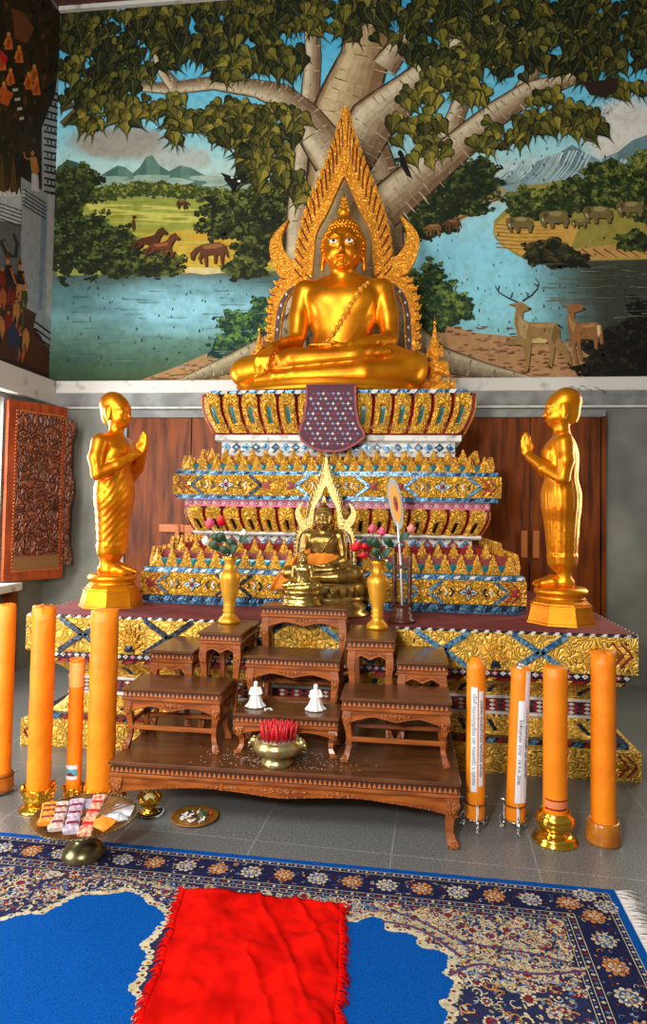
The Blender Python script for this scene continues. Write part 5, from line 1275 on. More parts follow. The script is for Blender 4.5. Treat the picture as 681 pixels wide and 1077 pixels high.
# incense bowl and red sticks
p = atZ(292, 803, ZB); cx, cy = p.x, p.y-.005
t = empty('incense_bowl', 'pale brass incense bowl with two lion handles on the long low table', 'bowl', (cx, cy, ZB))
b = MB(); b.lathe([(.070, 0), (.074, .008), (.072, .022), (.058, .032), (.066, .042), (.098, .056), (.112, .078), (.108, .100), (.094, .112), (.100, .120), (.098, .124), (.085, .118), (.083, .10)], mat('pale_brass', (206, 190, 130), .28, .8, (160, 140, 90), 14), (0, 0, 0), 36); b.build('bowl', t)
b = MB(); b.lathe([(.08, .095), (.086, .108), (.04, .112), (.001, .113)], mat('ash', (150, 146, 140), .9), (0, 0, 0), 24); b.build('ash', t)
for s_ in (-1, 1):
    b = MB(); b.ball((s_*.112, 0, .098), (.022, .018, .024), MATS['pale_brass'], 10, 6); b.ball((s_*.128, -.008, .092), (.011, .010, .010), MATS['pale_brass'], 8, 5); b.ball((s_*.108, -.008, .122), .008, MATS['pale_brass'], 6, 4)
    b.tube([(s_*.125, 0, .085), (s_*.14, 0, .07), (s_*.128, 0, .058), (s_*.115, 0, .066)], .004, MATS['pale_brass'], 6); b.build('handle', t)
sb = MB(); sb.tube([(0, 0, 0), (0, 0, .082)], .0034, PETALR, 5); s0 = sb.build('incense_stick')
PTIP = mat('pink_red', (206, 24, 52), .6)
for k in range(64):
    s = s0 if k == 0 else s0.copy()
    if k: C.objects.link(s)
    a = k*2.39996; r = .076*math.sqrt((k+.5)/64); s.location = (cx+r*math.cos(a), cy+r*math.sin(a)*.8, ZB+.106); s.rotation_euler = (-r*math.sin(a)*2.4+random.uniform(-.12, .12), r*math.cos(a)*2.4+random.uniform(-.12, .12), 0)
    tag(s, 'short red incense stick standing in the brass bowl', 'incense stick', 'red incense sticks in the brass bowl')
# white figurines
def figurine():
    S = Sculpt((-.07, -.06, 0), (.07, .06, .135), .0035)
    S.cap((0, 0, .012), (0, 0, .075), .040, .018, .015); S.ell((0, 0, .008), (.052, .042, .012), .012); S.ell((0, 0, .085), (.020, .015, .02), .01); S.cap((0, 0, .09), (0, 0, .108), .008, .008, .006); S.ell((0, 0, .115), (.012, .012, .014), .005)
    for s in (-1, 1): S.chain([(s*.020, 0, .092), (s*.028, -.008, .07), (s*.006, -.022, .066)], [.008, .007, .005], .005)
    S.disp(lambda x, y, z: .0018*np.sin(np.arctan2(y, x)*9)*(z < .06)); return S.mesh('figurine', WHITEC)
fm = figurine()
for px, py, lab in ((270, 742, 'small white figurine at the left of the lowest front table'), (332, 747, 'small white figurine at the right of the lowest front table')):
    p = atZ(px, py, .478); o = mobj('white_figurine', fm); o.location = (p.x, 3.285, .477); o.rotation_euler = (0, 0, .2); tag(o, lab, 'figurine', 'white figurines on the front table')
p = atZ(284, 745, .478); b = MB()
for k in range(5): b.ball((p.x+random.uniform(-.02, .02), 3.25+random.uniform(-.02, .02), .480), (.007, .006, .003), WHITEC, 6, 4)
tag(b.build('candle_wax_drips'), 'spilled pale wax crumbs between the two white figurines', 'wax', kind='stuff')
b = MB()
for k in range(260):
    a = random.gauss(0, 1); x = cx+a*.16; y = 3.12+random.uniform(-.1, .12)
    if (x-cx)**2+(y-cy)**2 < .0064: continue
    b.ball((x, y, ZB+.0008), (random.uniform(.002, .006), random.uniform(.002, .005), .0012), MATS['ash'], 5, 3)
tag(b.build('spilled_ash'), 'pale ash scattered round the incense bowl on the long low table', 'ash', kind='stuff')

# ------------------------------------------------------------------ tall offering candles
def wax(b, r, h, m, top='flat', z0=0, lean=(0, 0), n=28, seed=1):
    rr = random.Random(seed); prof = [(r*.97, 0), (r, .006)]+[(r*(1+rr.uniform(-.012, .012)), h*k/14) for k in range(1, 14)]
    if top == 'cone': prof += [(r, h-.05), (r*.98, h-.035), (r*.45, h)]
    elif top == 'rim': prof += [(r, h-.006), (r*.98, h), (r*.86, h-.002), (r*.8, h-.02), (.002, h-.024)]
    else: prof += [(r, h-.004), (r*.9, h), (.002, h+.001)]
    k0 = len(b.v); b.lathe(prof, m, (0, 0, z0), n)
    if top == 'rough':
        for i in range(k0, len(b.v)):
            x, y, z = b.v[i]
            if z > z0+h-.01: b.v[i] = (x, y, z+.018*(hash2(x*90, y*90)-.4))
    if lean != (0, 0):
        for i in range(k0, len(b.v)): x, y, z = b.v[i]; b.v[i] = (x+lean[0]*(z-z0), y+lean[1]*(z-z0), z)
def lotus_holder(t, r, R, h):
    b = MB(); b.lathe([(R, 0), (R*1.02, .006), (R*.92, .012), (R*.8, .02), (R*.5, .034), (R*.42, .05), (R*.5, h*.55), (R*.7, h*.8), (r*1.08, h)], GOLDB, (0, 0, 0), 36); hd = b.build('gilt_holder', t)
    b = MB()
    for row, (n, z, k, ph) in enumerate(((9, h*.5, 1.0, 0), (9, h*.78, .92, .35))):
        for i in range(n):
            a = 2*PI*i/n+ph; d = Vector((math.cos(a), math.sin(a), 0)); W = (ZF+d*.28).normalized(); Rr = R*.62 if row == 0 else R*.72
            b.leafsp([(-R*.27, 0), (-R*.30, h*.22), (-R*.14, h*.38), (0, h*.46), (R*.14, h*.38), (R*.30, h*.22), (R*.27, 0), (0, -h*.06)], (0, h*.16), (d*Rr+ZF*(z-h*.1), Vector((-d.y, d.x, 0)), W, d), -.002, R*.16, GOLDB)
    b.build('lotus_petals', hd)
def wire_stand(t, r, h):
    b = MB(); n = 24
    b.tube([((r+.004)*math.cos(2*PI*i/n), (r+.004)*math.sin(2*PI*i/n), h+.07) for i in range(n)], .0025, mat('dark_wire', (70, 60, 44), .4, .8), 6, True); b.build('clamp_ring', t); b = MB()
    b.tube([((r*.9)*math.cos(2*PI*i/n), (r*.9)*math.sin(2*PI*i/n), h-.003) for i in range(n)], .003, CHROME, 6, True); hd = b.build('wire_ring', t)
    for k in range(3):
        a = -PI/2+.1+2*PI*k/3; d = Vector((math.cos(a), math.sin(a), 0)); b = MB(); P_ = []
        for i in range(30):
            s = i/29
            if s < .35: q = s/.35; rad = r+.012+.018*math.sin(q*PI*1.6); z = h+.10-.02*math.cos(q*4)-.06*q
            elif s < .75: q = (s-.35)/.4; rad = r+.004+.024*math.sin(q*PI); z = h+.02-.07*q
            else: q = (s-.75)/.25; rad = r+.018+.014*math.sin(q*2*PI); z = max(.004, h-.04-.03*q*math.cos(q))
            P_.append(d*rad+ZF*max(.003, z))
        b.tube(P_, .0032, CHROME, 6)
        fr = (d*(r+.003)+ZF*(h-.01), Vector((-d.y, d.x, 0)), ZF, d); b.prism([(-.006, 0), (.006, 0), (.006, .085), (-.006, .085)], fr, 0, .002, PAPER)
        b.ball(d*(r+.008)+ZF*.010, (.008, .008, .010), CHROME, 8, 6); b.ball(d*(r+.006)+ZF*(h-.035), (.007, .007, .016), CHROME, 8, 6)
        b.build('wire_leg', t)
def candle(px, pyb, pyt, r, m, lab, holder, hz, top='flat', lean=(0, 0), nm='offering_candle', dyc=0):
    p = atZ(px, pyb, 0); t = empty(nm, lab, 'candle', (p.x, p.y, 0), 0, 'tall offering candles on the floor'); h = atY(px, pyt, p.y).z-hz
    b = MB(); wax(b, r, h, m, top, hz, lean, seed=int(px)); w = b.build('wax_column', t); return t, h, p
t, h, p = candle(1, 834, 636, .044, CANDLE, 'orange candle in a clear glass and wire stand at the far left edge', 'wire', .02, 'rough'); wire_stand(t, .046, .02)
b = MB(); b.lathe([(.052, .008), (.060, .02), (.060, .10), (.055, .105)], GLASS, (0, 0, 0), 28); b.build('glass_cup', t)
t, h, p = candle(40, 850, 638, .055, CANDLE, 'thick orange candle in a gold lotus holder, second from the left', 'lotus', .075, 'rough'); lotus_holder(t, .055, .088, .10)
b = MB(); b.tube([(0, 0, h+.07), (.003, 0, h+.095)], .003, BLACK, 5); b.build('wick', t)
t, h, p = candle(77, 842, 692, .036, CANDLE, 'shorter orange candle with a pale top and a blue and white label', 'lotus', .05, 'rim'); lotus_holder(t, .036, .060, .07)
b = MB(); b.lathe([(.0364, h-.09), (.0368, h-.085), (.0366, h+.028), (.036, h+.032)], CANDLEP, (0, 0, 0), 28); b.build('pale_top', t)
b = MB()
for i in range(12):
    a0, a1 = [-PI/2-.9+1.8*q/12 for q in (i, i+1)]
    for z0, z1, m in ((.115, .132, PAPER), (.132, .165, mat('label_blue', (90, 170, 190), .5)), (.165, .185, PAPER)): R_ = .0375; b.add([(R_*math.cos(a0), R_*math.sin(a0), z0), (R_*math.cos(a1), R_*math.sin(a1), z0), (R_*math.cos(a1), R_*math.sin(a1), z1), (R_*math.cos(a0), R_*math.sin(a0), z1)], [(0, 1, 2, 3)], m)
lb = b.build('label', t); b = MB(); b.prism([(-.022, .140), (-.012, .134), (.014, .134), (.022, .141), (.010, .143), (.004, .150), (-.008, .150), (-.012, .143)], (Vector((0, -.0378, 0)), XF, ZF, -YF), 0, .001, RED); b.build('red_emblem', lb)
t, h, p = candle(105, 848, 641, .066, CANDLE, 'thickest orange candle in a gold lotus holder in front of the left disciple', 'lotus', .07, 'flat'); lotus_holder(t, .066, .085, .09)
# two candles with paper strips in wire stands
def strip_paper(t, r, ang, w, z0, z1, text, lean=(0, 0), size=.02, jag=0):
    b = MB(); n = 5; V = []; m_ = 10
    for j in range(m_+1):
        z = z0+(z1-z0)*j/m_
        for i in range(n+1): a = -PI/2+ang+(i/n-.5)*w/r+.01*math.sin(j*2.1); V.append(((r+.0012)*math.cos(a)+lean[0]*z, (r+.0012)*math.sin(a)+lean[1]*z, z))
    b.add(V, [(j*(n+1)+i, j*(n+1)+i+1, (j+1)*(n+1)+i+1, (j+1)*(n+1)+i) for j in range(m_) for i in range(n)], PAPER)
    s = b.build('paper_strip', t); cu = bpy.data.curves.new('lettering', 'FONT'); cu.body = text; cu.size = size; cu.extrude = .0003; cu.align_x = 'CENTER'; cu.align_y = 'CENTER'; cu.materials.append(INK)
    tmp = bpy.data.objects.new('lettering_source', cu); C.objects.link(tmp); me = bpy.data.meshes.new_from_object(tmp.evaluated_get(bpy.context.evaluated_depsgraph_get()))
    bpy.data.objects.remove(tmp); me.materials.clear(); me.materials.append(INK); o = bpy.data.objects.new('lettering', me); C.objects.link(o); o.parent = s; a = -PI/2+ang; zc = (z0+z1)/2; nd = Vector((math.cos(a), math.sin(a), 0)); dn = Vector((-lean[0], -lean[1], -1)).normalized()
    upv = nd.cross(dn).normalized(); Mx = Matrix((dn, upv, nd)).transposed().to_4x4(); Mx.translation = nd*(r+.0022)+Vector((lean[0]*zc, lean[1]*zc, zc)); o.matrix_local = Mx
    return s
t, h, p = candle(500, 872, 691, .0435, CANDLEY, 'orange candle with two Thai paper strips, left of the two on wire stands', 'wire', .055, 'cone'); wire_stand(t, .044, .055)
zz = lambda py: atY(500, py, p.y-.043).z
strip_paper(t, .0435, -.28, .029, zz(833), zz(723), 'เนื้อที่ คุณแม่บุญเรือน และ ครอบครัว ๖ ตุลาคม', size=.0225); strip_paper(t, .0435, .46, .022, zz(827), zz(727), 'ขอให้พร คุณพ่อสำเนียง กลางเมือง แก่นสุข', size=.0205)
t, h, p = candle(542, 874, 702, .0445, CANDLEY, 'leaning orange candle with a dated Thai paper strip, right of the two on wire stands', 'wire', .055, 'rough', (.035, 0)); wire_stand(t, .046, .055)
zz = lambda py: atY(545, py, p.y-.044).z
strip_paper(t, .0445, -.02, .026, zz(845), zz(737), 'วัดพิกุลทอง  ถวาย   14 ก.ค. 2546', (.035, 0), .022); strip_paper(t, .0445, .62, .028, zz(845), zz(706), 'คุณแม่ประยงค์ คุณพ่อบุญลือ และ ครอบครัว', (.035, 0), .021)
b = MB()
for k in range(9): b.ball((.02*math.sin(k*2.3)+.028, .02*math.cos(k*1.9), h+.055+random.uniform(-.01, .012)), random.uniform(.006, .012), PAPER, 6, 4)
b.build('cotton_top', t)
t, h, p = candle(584, 884, 701, .053, CANDLEY, 'smooth orange candle standing in a shiny gold bowl', 'bowl', .10, 'flat')
b = MB(); b.lathe([(.098, 0), (.100, .008), (.086, .014), (.090, .024), (.07, .034), (.045, .042), (.05, .052), (.078, .07), (.086, .095), (.078, .12), (.062, .130), (.064, .136), (.060, .132), (.056, .11)], GOLDB, (0, 0, 0), 40); b.build('gilt_bowl', t)
b = MB()
for i in range(14):
    a0, a1 = [-PI/2-1.1+2.2*q/14 for q in (i, i+1)]; R_ = .0536
    for z0, z1, m in ((.150, .158, RED), (.162, .186, mat('red_print', (224, 130, 90), .6)), (.190, .196, RED)): b.add([(R_*math.cos(a0), R_*math.sin(a0), z0), (R_*math.cos(a1), R_*math.sin(a1), z0), (R_*math.cos(a1), R_*math.sin(a1), z1), (R_*math.cos(a0), R_*math.sin(a0), z1)], [(0, 1, 2, 3)], m)
b.build('printed_label', t)
t, h, p = candle(635, 884, 686, .054, CANDLE, 'rough topped orange candle in a ribbed amber base at the far right', 'amber', .03, 'rough')
b = MB(); b.lathe([(.078, 0), (.080, .01), (.076, .022), (.078, .034), (.073, .046), (.075, .058), (.070, .070), (.071, .088), (.064, .094), (.058, .09)], AMBER, (0, 0, 0), 36); b.build('amber_base', t)

# ------------------------------------------------------------------ small things on the floor
p = atZ(157, 857, 0); t = empty('lotus_bowl', 'tiny gold lotus bowl with a candle stub on a clear glass dish', 'bowl', (p.x, p.y, 0))
b = MB(); b.lathe([(.030, 0), (.066, .006), (.070, .012), (.066, .014), (.028, .010)], GLASS, (0, 0, 0), 32); b.build('glass_dish', t)
b = MB(); b.lathe([(.040, .012), (.042, .02), (.026, .028), (.020, .045), (.034, .055), (.046, .07)], GOLDB, (0, 0, 0), 28); bw = b.build('bowl', t)
b = MB()
for row in range(2):
    for i in range(8):
        a = 2*PI*i/8+row*.39; d = Vector((math.cos(a), math.sin(a), 0)); b.leafsp([(-.020, 0), (-.020, .025), (0, .043), (.020, .025), (.020, 0)], (0, .018), (d*(.036-.005*row)+ZF*(.052+.01*row), Vector((-d.y, d.x, 0)), (ZF+d*.5).normalized(), d), -.001, .010, GOLDB)
b.build('lotus_petals', bw); b = MB(); b.lathe([(.022, .06), (.030, .085), (.012, .098), (.001, .1)], mat('pale_wax_stub', (232, 222, 150), .4), (0, 0, 0), 16); b.build('candle_stub', t)
p = atZ(205, 861, 0); t = empty('brass_plate', 'small round brass plate on the floor holding scraps of white and green', 'plate', (p.x, p.y, 0))
b = MB(); b.lathe([(.085, 0), (.095, .004), (.112, .014), (.108, .016), (.09, .008), (.001, .006)], mat('worn_brass', (206, 150, 60), .35, .6, (170, 110, 40), 20), (0, 0, 0), 40, True, 0, 1, 1); b.build('plate', t)
b = MB()
for k in range(34):
    a = random.uniform(0, 2*PI); r = .065*math.sqrt(random.random()); b.box((r*math.cos(a), r*math.sin(a), .012+random.uniform(0, .006)), (random.uniform(.004, .014), random.uniform(.003, .007), .002), random.choice((WHITEC, WHITEC, PAPER, INK, MATS['ash'])), rz=random.uniform(0, 3), ry=random.uniform(-.4, .4))
o = b.build('paper_scraps', t); o['kind'] = 'stuff'
b = MB(); leaf3(b, (.02, -.01, .018), (.06, .02, .022), .018, mat('olive_leaf', (70, 84, 50), .6)); b.ball((.07, .025, .02), .008, PETALR, 6, 4); b.build('leaf', t)
# brass offering tray
p = atZ(88, 903, 0); tx, ty = p.x, p.y; zr = atY(89, 858, ty).z; wR = (atY(140, 858, ty)-atY(37, 858, ty)).length/2
t = empty('offering_tray', 'dull brass footed tray on the rug at the lower left', 'tray', (tx, ty, .012)); t.rotation_euler = (.0, 0, 0); zr -= .012
b = MB(); b.lathe([(.085, 0), (.088, .006), (.080, .03), (.060, .052), (.040, .062), (.036, .075), (.045, zr-.045), (.10, zr-.038), (wR*.72, zr-.028), (wR*.93, zr-.006), (wR, zr), (wR*.985, zr+.004), (wR*.90, zr-.004), (wR*.72, zr-.018), (.02, zr-.024)], OLDBRASS, (0, 0, 0), 56); tr = b.build('dish', t)
b = MB()
for i in range(72): a = 2*PI*i/72; b.ball((wR*.985*math.cos(a), wR*.985*math.sin(a), zr+.004), .0045, OLDBRASS, 5, 4)
b.build('beaded_rim', tr)
def packet(dx, dy, l, w, rz, m, m2, lab):
    S_ = empty('offering_packet', lab, 'packet', (tx+dx, ty+dy, .012+zr+.010), rz, 'wrapped bundles on the brass tray'); S_.rotation_euler[0] = .10; b = MB(); n = 16; V = []; fs = []; K = 15
    for j in range(K):
        v = j/(K-1); e = min(1, min(v, 1-v)*7+.55); rr = w*(1+.07*math.sin(v*31+dx*90))*(1 if .08 < v < .92 else 1.15)
        for i in range(n):
            a = 2*PI*i/n; c_, s_ = math.cos(a), math.sin(a); q = (abs(c_)**4+abs(s_)**4)**-.25; V.append((rr*c_*q, (v-.5)*l, (rr*.5*s_*q)*e*(1+.12*math.sin(i*3.1+j*1.7))+rr*.3))
    for j in range(K-1):
        for i in range(n): k = (i+1) % n; fs.append((j*n+i, j*n+k, j*n+n+k, j*n+n+i))
    fs += [tuple(range(n))[::-1], tuple(range((K-1)*n, K*n))]; b.add(V, fs, m, False); b.build('wrapping', S_)
    for t_ in (-.30, .02, .26): b = MB(); b.box((0, t_*l, w*.80), (w*.78, l*.035, .0022), m2, bev=.001); b.build('printed_stripe', S_)
PKW = mat('pale_wrapper', (214, 196, 190), .4, 0, (190, 160, 150), 40); PKP = mat('pink_wrapper', (198, 96, 92), .4, 0, (220, 190, 150), 50); PKO = mat('orange_packet', (232, 140, 40), .5); PLUM = mat('plum_tip', (120, 24, 50), .5)
packet(-.135, -.045, .15, .030, .42, PKO, PLUM, 'orange packet with plum stripes at the left of the brass tray')
packet(-.082, -.055, .20, .026, .34, PKW, PLUM, 'pale wrapped packet with dark stripes, beside the orange packet')
packet(-.022, -.045, .24, .028, .36, mat('lilac_wrapper', (196, 186, 208), .4, 0, (170, 150, 170), 40), PLUM, 'pale lilac wrapped packet in the middle left of the brass tray')
packet(.045, -.02, .29, .026, .22, PKP, PETALR, 'long pink wrapped packet beside the incense sticks on the brass tray')
sb = MB(); sb.tube([(0, -.13, 0), (0, .13, 0)], .0025, mat('incense_brown', (150, 106, 66), .8), 5); s0 = sb.build('loose_incense_stick')
for k in range(9):
    s = s0 if k == 0 else s0.copy()
    if k: C.objects.link(s)
    s.location = (tx+.075+.006*k, ty+.03-.003*k, zr+.035+.004*(k % 3)); s.rotation_euler = (.10+.01*(k % 3), .0, -.62-.035*k); tag(s, 'thin brown incense stick lying across the brass tray', 'incense stick', 'brown incense sticks on the brass tray')
for k, (dx, dy, rz, m, lab) in enumerate(((.10, -.05, .4, mat('blue_grey_wrap', (150, 164, 186), .4), 'blue grey plastic packet at the front right of the brass tray'), (.135, .0, .9, mat('white_wrap', (214, 220, 226), .4), 'white plastic packet at the right of the brass tray'), (.14, .06, .2, PAPER, 'folded white packet at the back right of the brass tray'), (-.02, .08, .5, mat('lilac_wrap', (176, 176, 206), .4), 'lilac packet at the back of the brass tray'), (.12, -.085, -.3, PKO, 'small orange packet at the front edge of the brass tray'))):
    S_ = MB(); V = []; n = 7
    for j in range(n):
        for i in range(n): u, v = i/(n-1)-.5, j/(n-1)-.5; V.append((u*.085*(1-.2*abs(v)), v*.075, .012*math.cos(u*3)*math.cos(v*3)+.006*hash2(i+k, j)))
    S_.add(V, [(j*n+i, j*n+i+1, j*n+n+i+1, j*n+n+i) for j in range(n-1) for i in range(n-1)], m)
    o = S_.build('plastic_packet'); md = o.modifiers.new('thick', 'SOLIDIFY'); md.thickness = .006; o.location = (tx+dx, ty+dy, .012+zr+.0+.004*k); o.rotation_euler = (.15, .1, rz); tag(o, lab, 'packet', 'packets on the brass tray')

# ------------------------------------------------------------------ carved window shutter
hin = Vector((LX+.03, 5.33, WZ0+.01)); t = empty('carved_shutter', 'carved teak window shutter standing ajar on the left wall', 'shutter', hin, math.radians(60)); W_ = .56; H_ = WZ1-WZ0-.02
fr = (Vector((0, -.022, 0)), XF, ZF, -YF)
b = MB(); b.box((W_/2, 0, H_/2), (W_/2, .022, H_/2), TEAK, bev=.004); b.build('panel_board', t)
b = MB(); x0, x1, z0, z1 = .085, W_-.06, .10, H_-.10; b.prism([(x0, z0+.12), (x1, z0+.12), (x1, z1), (x0, z1)], fr, 0, .006, CARVE)
rr = random.Random(3)
for k in range(46):
    x, z = rr.uniform(x0+.05, x1-.05), rr.uniform(z0+.62, z1-.05); a = rr.uniform(0, 6.28); s = rr.choice((-1, 1)); R_ = rr.uniform(.02, .042)
    b.tube([Vector((x+R_*(1-q/12)*math.cos(a+s*q*.42), -.031, z+R_*(1-q/12)*math.sin(a+s*q*.42))) for q in range(11)], [.007*(1-q/14) for q in range(11)], MATS['carved_teak'], 5)
for k in range(7): z = z0+.52+.016*k; b.tube([Vector((x0+.03+(x1-x0-.06)*q/10, -.030, z+.10*math.sin(PI*q/10+.3)*(.4+.1*k))) for q in range(11)], .006, CARVE, 5)
for s in (-1, 1): b.tube([Vector(((x0+x1)/2+s*.10*math.cos(q*.16), -.030, z0+.16+.30*math.sin(q*.16))) for q in range(10)], .008, CARVE, 5)
b.ball(((x0+x1)/2, -.03, z0+.34), (.028, .012, .05), CARVE, 10, 6); b.ball(((x0+x1)/2, -.03, z0+.22), (.07, .014, .06), CARVE, 10, 6); b.ball(((x0+x1)/2, -.03, z0+.43), (.018, .014, .025), CARVE, 10, 6)
for s in (-1, 1): b.ball(((x0+x1)/2+s*.14, -.03, z0+.2), (.035, .012, .07), CARVE, 8, 6)
b.prism([(x0, z0), (x1, z0), (x1, z0+.11), (x0, z0+.11)], fr, 0, .009, mat('worn_teak', (120, 84, 50), .5)); b.build('carved_relief', t)
b = MB()
for k in range(46):
    z = z0-.01+(z1-z0+.02)*k/45
    for x in (x0-.012, x1+.012): b.ball((x, -.024, z), .0085, BEAD, 6, 4)
for k in range(20):
    x = x0+(x1-x0)*k/19
    for z in (z0-.012, z1+.012): b.ball((x, -.024, z), .0085, BEAD, 6, 4)
b.build('beaded_frame', t)
b = MB(); fr2 = (Vector((W_, -.022, .12)), XF, ZF, -YF); hh_ = H_-.24; ol = []
for k in range(41):
    v = k/40; w = .035+.035*max(0, 1-((v-.04)/.10)**2)+.035*max(0, 1-((v-.52)/.13)**2)+.04*max(0, 1-((v-.95)/.09)**2); ol.append((w, v*hh_))
b.prism([(-.03, 0)]+ol+[(-.03, hh_)], fr2, -.03, .022, CARVE); b.build('meeting_strip', t)

# ------------------------------------------------------------------ rug, red cloth
TR, TLd = Vector((.824, 2.746, 0)), Vector((-.99966, .0258, 0)); Vd = Vector((-.0258, -.99966, 0)); RU, RV = 3.3, 1.75
def rugpt(u, v): q = TR+TLd*u+Vd*v; return (q.x, q.y, .0115)
P = Paint(rugpt, (0, 0, 1)); P.base = .0002; P.step = 4e-6
NV, CR, OR, RD, BL = (34, 38, 72), (206, 192, 160), (196, 132, 70), (124, 42, 52), (8, 84, 170)
P.grid(0, RU, 0, RV, 20, 12, lambda u, v: BL, .0001)
P.poly([(.03, .03), (RU-.03, .03), (RU-.03, RV-.03), (.03, RV-.03)], NV)
def rstripe(d, w, n1, cols):
    for (a, c, L0, hor) in (((d, d), (1, 0), RU-2*d, 1), ((d, d), (0, 1), RV-2*d, 0)):
        n = int(L0/n1); P.begin(1)
        for k in range(n):
            u = d+L0*(k+.5)/n; col = jc(cols[k % len(cols)], 10); hw = L0/n*.36
            P.poly([(u-hw, d), (u, d-w/2), (u+hw, d), (u, d+w/2)] if hor else [(d, u-hw), (d-w/2, u), (d, u+hw), (d+w/2, u)], col)
        P.end()
rstripe(.042, .016, .018, [CR, (90, 100, 140)]); rstripe(.202, .018, .02, [CR, RD, (90, 100, 140)]); rstripe(.228, .010, .014, [CR, (60, 90, 140)])
for d in (.032, .054, .19, .216, .238):
    P.line([(d, d), (RU-d, d)], .0025, CR); P.line([(d, d), (d, RV-d)], .0025, CR)
def scroll(u, v, s, col):
    a = random.uniform(0, 6.28); sg = random.choice((-1, 1)); P.line([(u+s*(1-q/9)*math.cos(a+sg*q*.6), v+s*(1-q/9)*math.sin(a+sg*q*.6)) for q in range(8)], s*.28, col, s*.1)
def rosette(u, v, r, c1, c2, c3):
    for k in range(10): a = 2*PI*k/10; P.blob(u+r*.72*math.cos(a), v+r*.72*math.sin(a), r*.26, r*.2, jc(c1), 7, .15, a)
    P.blob(u, v, r*.66, r*.66, c2, 12, .08)
    for k in range(7): a = 2*PI*k/7; P.blob(u+r*.38*math.cos(a), v+r*.38*math.sin(a), r*.17, r*.12, jc(c3), 6, .15, a)
    P.blob(u, v, r*.2, r*.2, jc(c1), 8)
def border(line_fn, L0):
    n = int(L0/.135); K0 = P.k
    for k in range(n+1):
        q = line_fn(.06+k*.135)
        P.k = K0+40; rosette(q[0], q[1], .044, *(((OR, (150, 84, 50), CR)) if k % 2 else (CR, (62, 92, 142), (206, 190, 150))))
        P.begin(8)
        for j in range(20): x, y = line_fn(.06+k*.135+random.uniform(.0, .135), random.uniform(-.058, .058)); (scroll(x, y, random.uniform(.008, .014), jc(random.choice((CR, (90, 120, 170), OR, CR, RD)))) if j % 2 else P.blob(x, y, .006, .004, jc(random.choice((CR, (90, 120, 170), OR, RD))), 6, .3, random.random()*3))
        P.end()
border(lambda t_, o=0: (t_, .122+o), RU-.1); border(lambda t_, o=0: (.122+o, t_), RV-.1)
# inner field: dense floral ground
P.poly([(.245, .245), (RU-.24, .245), (RU-.24, RV-.24), (.245, RV-.24)], (44, 50, 84))
def floor_uv(px, py): q = atZ(px, py, .0115)-TR; q.z = 0; return (q.dot(TLd), q.dot(Vd))
def field(n, u0, u1, v0, v1):
    P.begin(30)
    for k in range(n):
        u, v = random.uniform(u0, u1), random.uniform(v0, v1); c = jc(random.choice((CR, CR, OR, RD, (90, 120, 170), (150, 150, 120), (206, 190, 140))))
        if k % 3 == 0: scroll(u, v, random.uniform(.012, .026), c)
        elif k % 17 == 1: rosette(u, v, random.uniform(.016, .028), CR, RD, (60, 92, 150))
        else: P.blob(u, v, random.uniform(.004, .011), random.uniform(.003, .006), c, 6, .3, random.random()*3)
    P.end()
field(2900, .25, 1.1, .25, .62); field(2500, 1.0, 2.9, .25, .52); field(500, .25, .8, .6, 1.0)
def bluefield(pts):
    Q = [floor_uv(*q) for q in pts]; R_ = smooth(Q+[Q[0]], 1)
    rs = [(u+.013*math.sin(k*.62)+.006*math.sin(k*1.3), v+.013*math.cos(k*.62)) for k, (u, v) in enumerate(resample(R_, 150))]; P.poly(rs, BL); P.begin(12)
    for k in range(149):
        u, v = rs[k]
        if v > .95: continue
        P.blob(u, v, .016, .013, jc((206, 194, 160), 14), 9, .2); P.blob(u+random.uniform(-.004, .004), v+random.uniform(-.004, .004), .007, .006, jc(random.choice((OR, RD, (60, 92, 150))), 10), 7)
    P.end()
bluefield([(-160, 990), (0, 968), (30, 962), (58, 953), (84, 942), (110, 937), (138, 937), (152, 946), (172, 950), (176, 960), (166, 978), (156, 996), (150, 1016), (146, 1040), (138, 1100), (-200, 1180)])
bluefield([(300, 985), (356, 970), (378, 964), (398, 964), (410, 974), (422, 980), (436, 984), (444, 992), (462, 998), (474, 1010), (478, 1024), (476, 1050), (460, 1120), (300, 1160)])
for pts in ([(400, 955), (440, 962), (480, 985), (520, 995), (560, 1000), (600, 1010)], [(480, 1024), (510, 1010), (540, 1020), (580, 1024), (620, 1020)], [(410, 968), (450, 975), (490, 1004)], [(0, 950), (40, 938), (80, 926), (130, 922), (170, 935), (200, 938)]):
    Q = [floor_uv(*q) for q in pts]; L_ = resample(smooth(Q), 60)
    for k, (u, v) in enumerate(L_): P.blob(u+.010*math.sin(k*.9), v+.010*math.cos(k*.9), .008, .006, jc((190, 176, 140), 14), 8, .2); P.blob(u+.02, v+.012, .008, .006, jc(RD if k % 2 else (60, 92, 150), 10), 7)
rug = empty('patterned_rug', 'blue and navy floral rug with a cream scalloped border across the foreground floor', 'rug', (0, 0, 0))
pl = P.build('pile', WEAVE, rug)
b = MB(); c4 = [rugpt(0, 0), rugpt(RU, 0), rugpt(RU, RV), rugpt(0, RV)]; b.add([(x, y, .0) for x, y, z in c4]+[(x, y, .0112) for x, y, z in c4], [(0, 1, 2, 3), (4, 7, 6, 5), (0, 4, 5, 1), (1, 5, 6, 2), (2, 6, 7, 3), (3, 7, 4, 0)], mat('rug_backing', (16, 76, 146), .9)); b.build('backing', rug)
b = MB(); FR = mat('cotton_fringe', (206, 200, 196), .9)
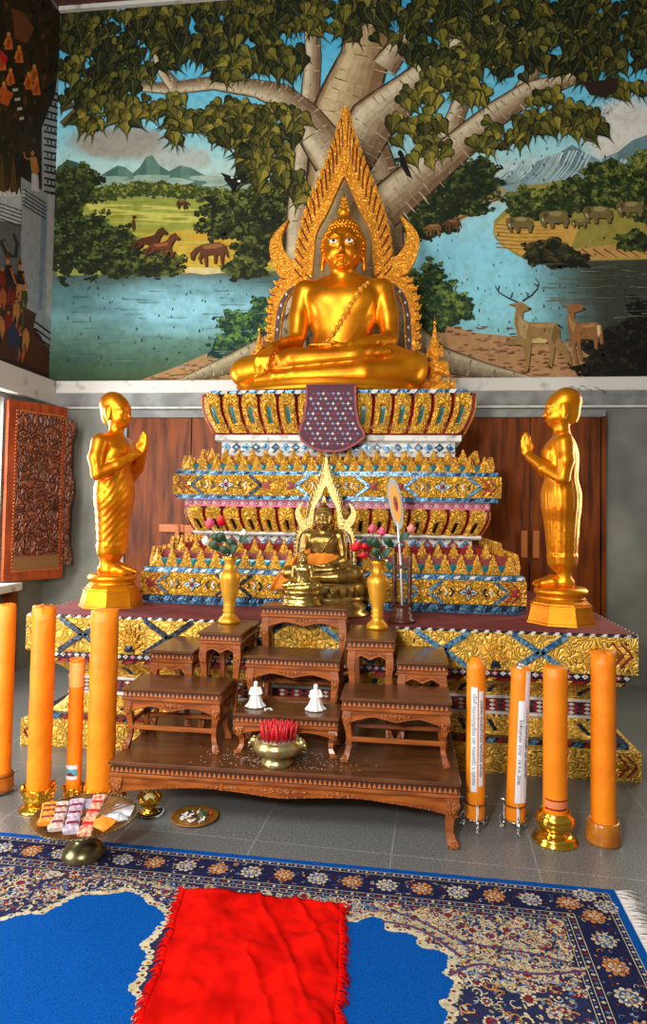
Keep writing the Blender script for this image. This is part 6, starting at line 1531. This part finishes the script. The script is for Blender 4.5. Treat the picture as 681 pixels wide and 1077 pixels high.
for k in range(330):
    v = RV*k/330; a = Vector(rugpt(0, v)); q = a-TLd*random.uniform(.055, .10)+Vd*random.uniform(-.012, .02); b.tube([a-ZF*.004, (a+q)/2+ZF*random.uniform(-.004, .004), Vector((q.x, q.y, .003))], .0022, FR, 4)
fo = b.build('fringe', rug); fo['kind'] = 'stuff'
q = [atZ(196, 934, .02), atZ(358, 951, .02), atZ(352, 1110, .02), atZ(140, 1110, .02)]; b = MB(); nu, nv = 60, 60; V = []
def wrinkle(u, v): return .018+.022*max(0, fbm(u*5+v*3, v*8-u*2)-.40)*2+.012*abs(math.sin(u*9+v*5+3*fbm(u*4, v*4)))**3*(.35+.65*v)+.010*max(0, math.sin(u*26-v*14+4*fbm(u*5, v*3)))**6*(u > .45)+.004*fbm(u*20, v*20)
for j in range(nv+1):
    for i in range(nu+1):
        u, v = i/nu, j/nv; p = (q[0]*(1-u)+q[1]*u)*(1-v)+(q[3]*(1-u)+q[2]*u)*v; e = .012*(vnoise(v*9, 3)-.5) if i in (0, nu) else 0
        V.append((p.x+e, p.y+(.014*(vnoise(u*8, 7)-.5) if j == 0 else 0), wrinkle(u, v)+.0))
b.add(V, [(j*(nu+1)+i, (j+1)*(nu+1)+i, (j+1)*(nu+1)+i+1, j*(nu+1)+i+1) for j in range(nv) for i in range(nu)], REDCL, True)
rc = empty('red_cloth', 'bright red fringed cloth spread over the rug in the foreground', 'cloth'); o = b.build('fabric', rc); md = o.modifiers.new('thick', 'SOLIDIFY'); md.thickness = .003
b = MB()
for s, i in ((-1, 0), (1, nu)):
    for k in range(150):
        j = k/150*nv; a = Vector(V[int(j)*(nu+1)+i]).lerp(Vector(V[min(nv, int(j)+1)*(nu+1)+i]), j-int(j)); d = Vector((s*random.uniform(.016, .040), random.uniform(-.02, .012), 0)); e = a+d; e.z = .0145; m_ = (a+e)/2+Vector((0, 0, .006)); b.tube([a, m_, e], [.003, .0026, .0012], REDCL, 4)
o = b.build('fringe', rc); o['kind'] = 'stuff'
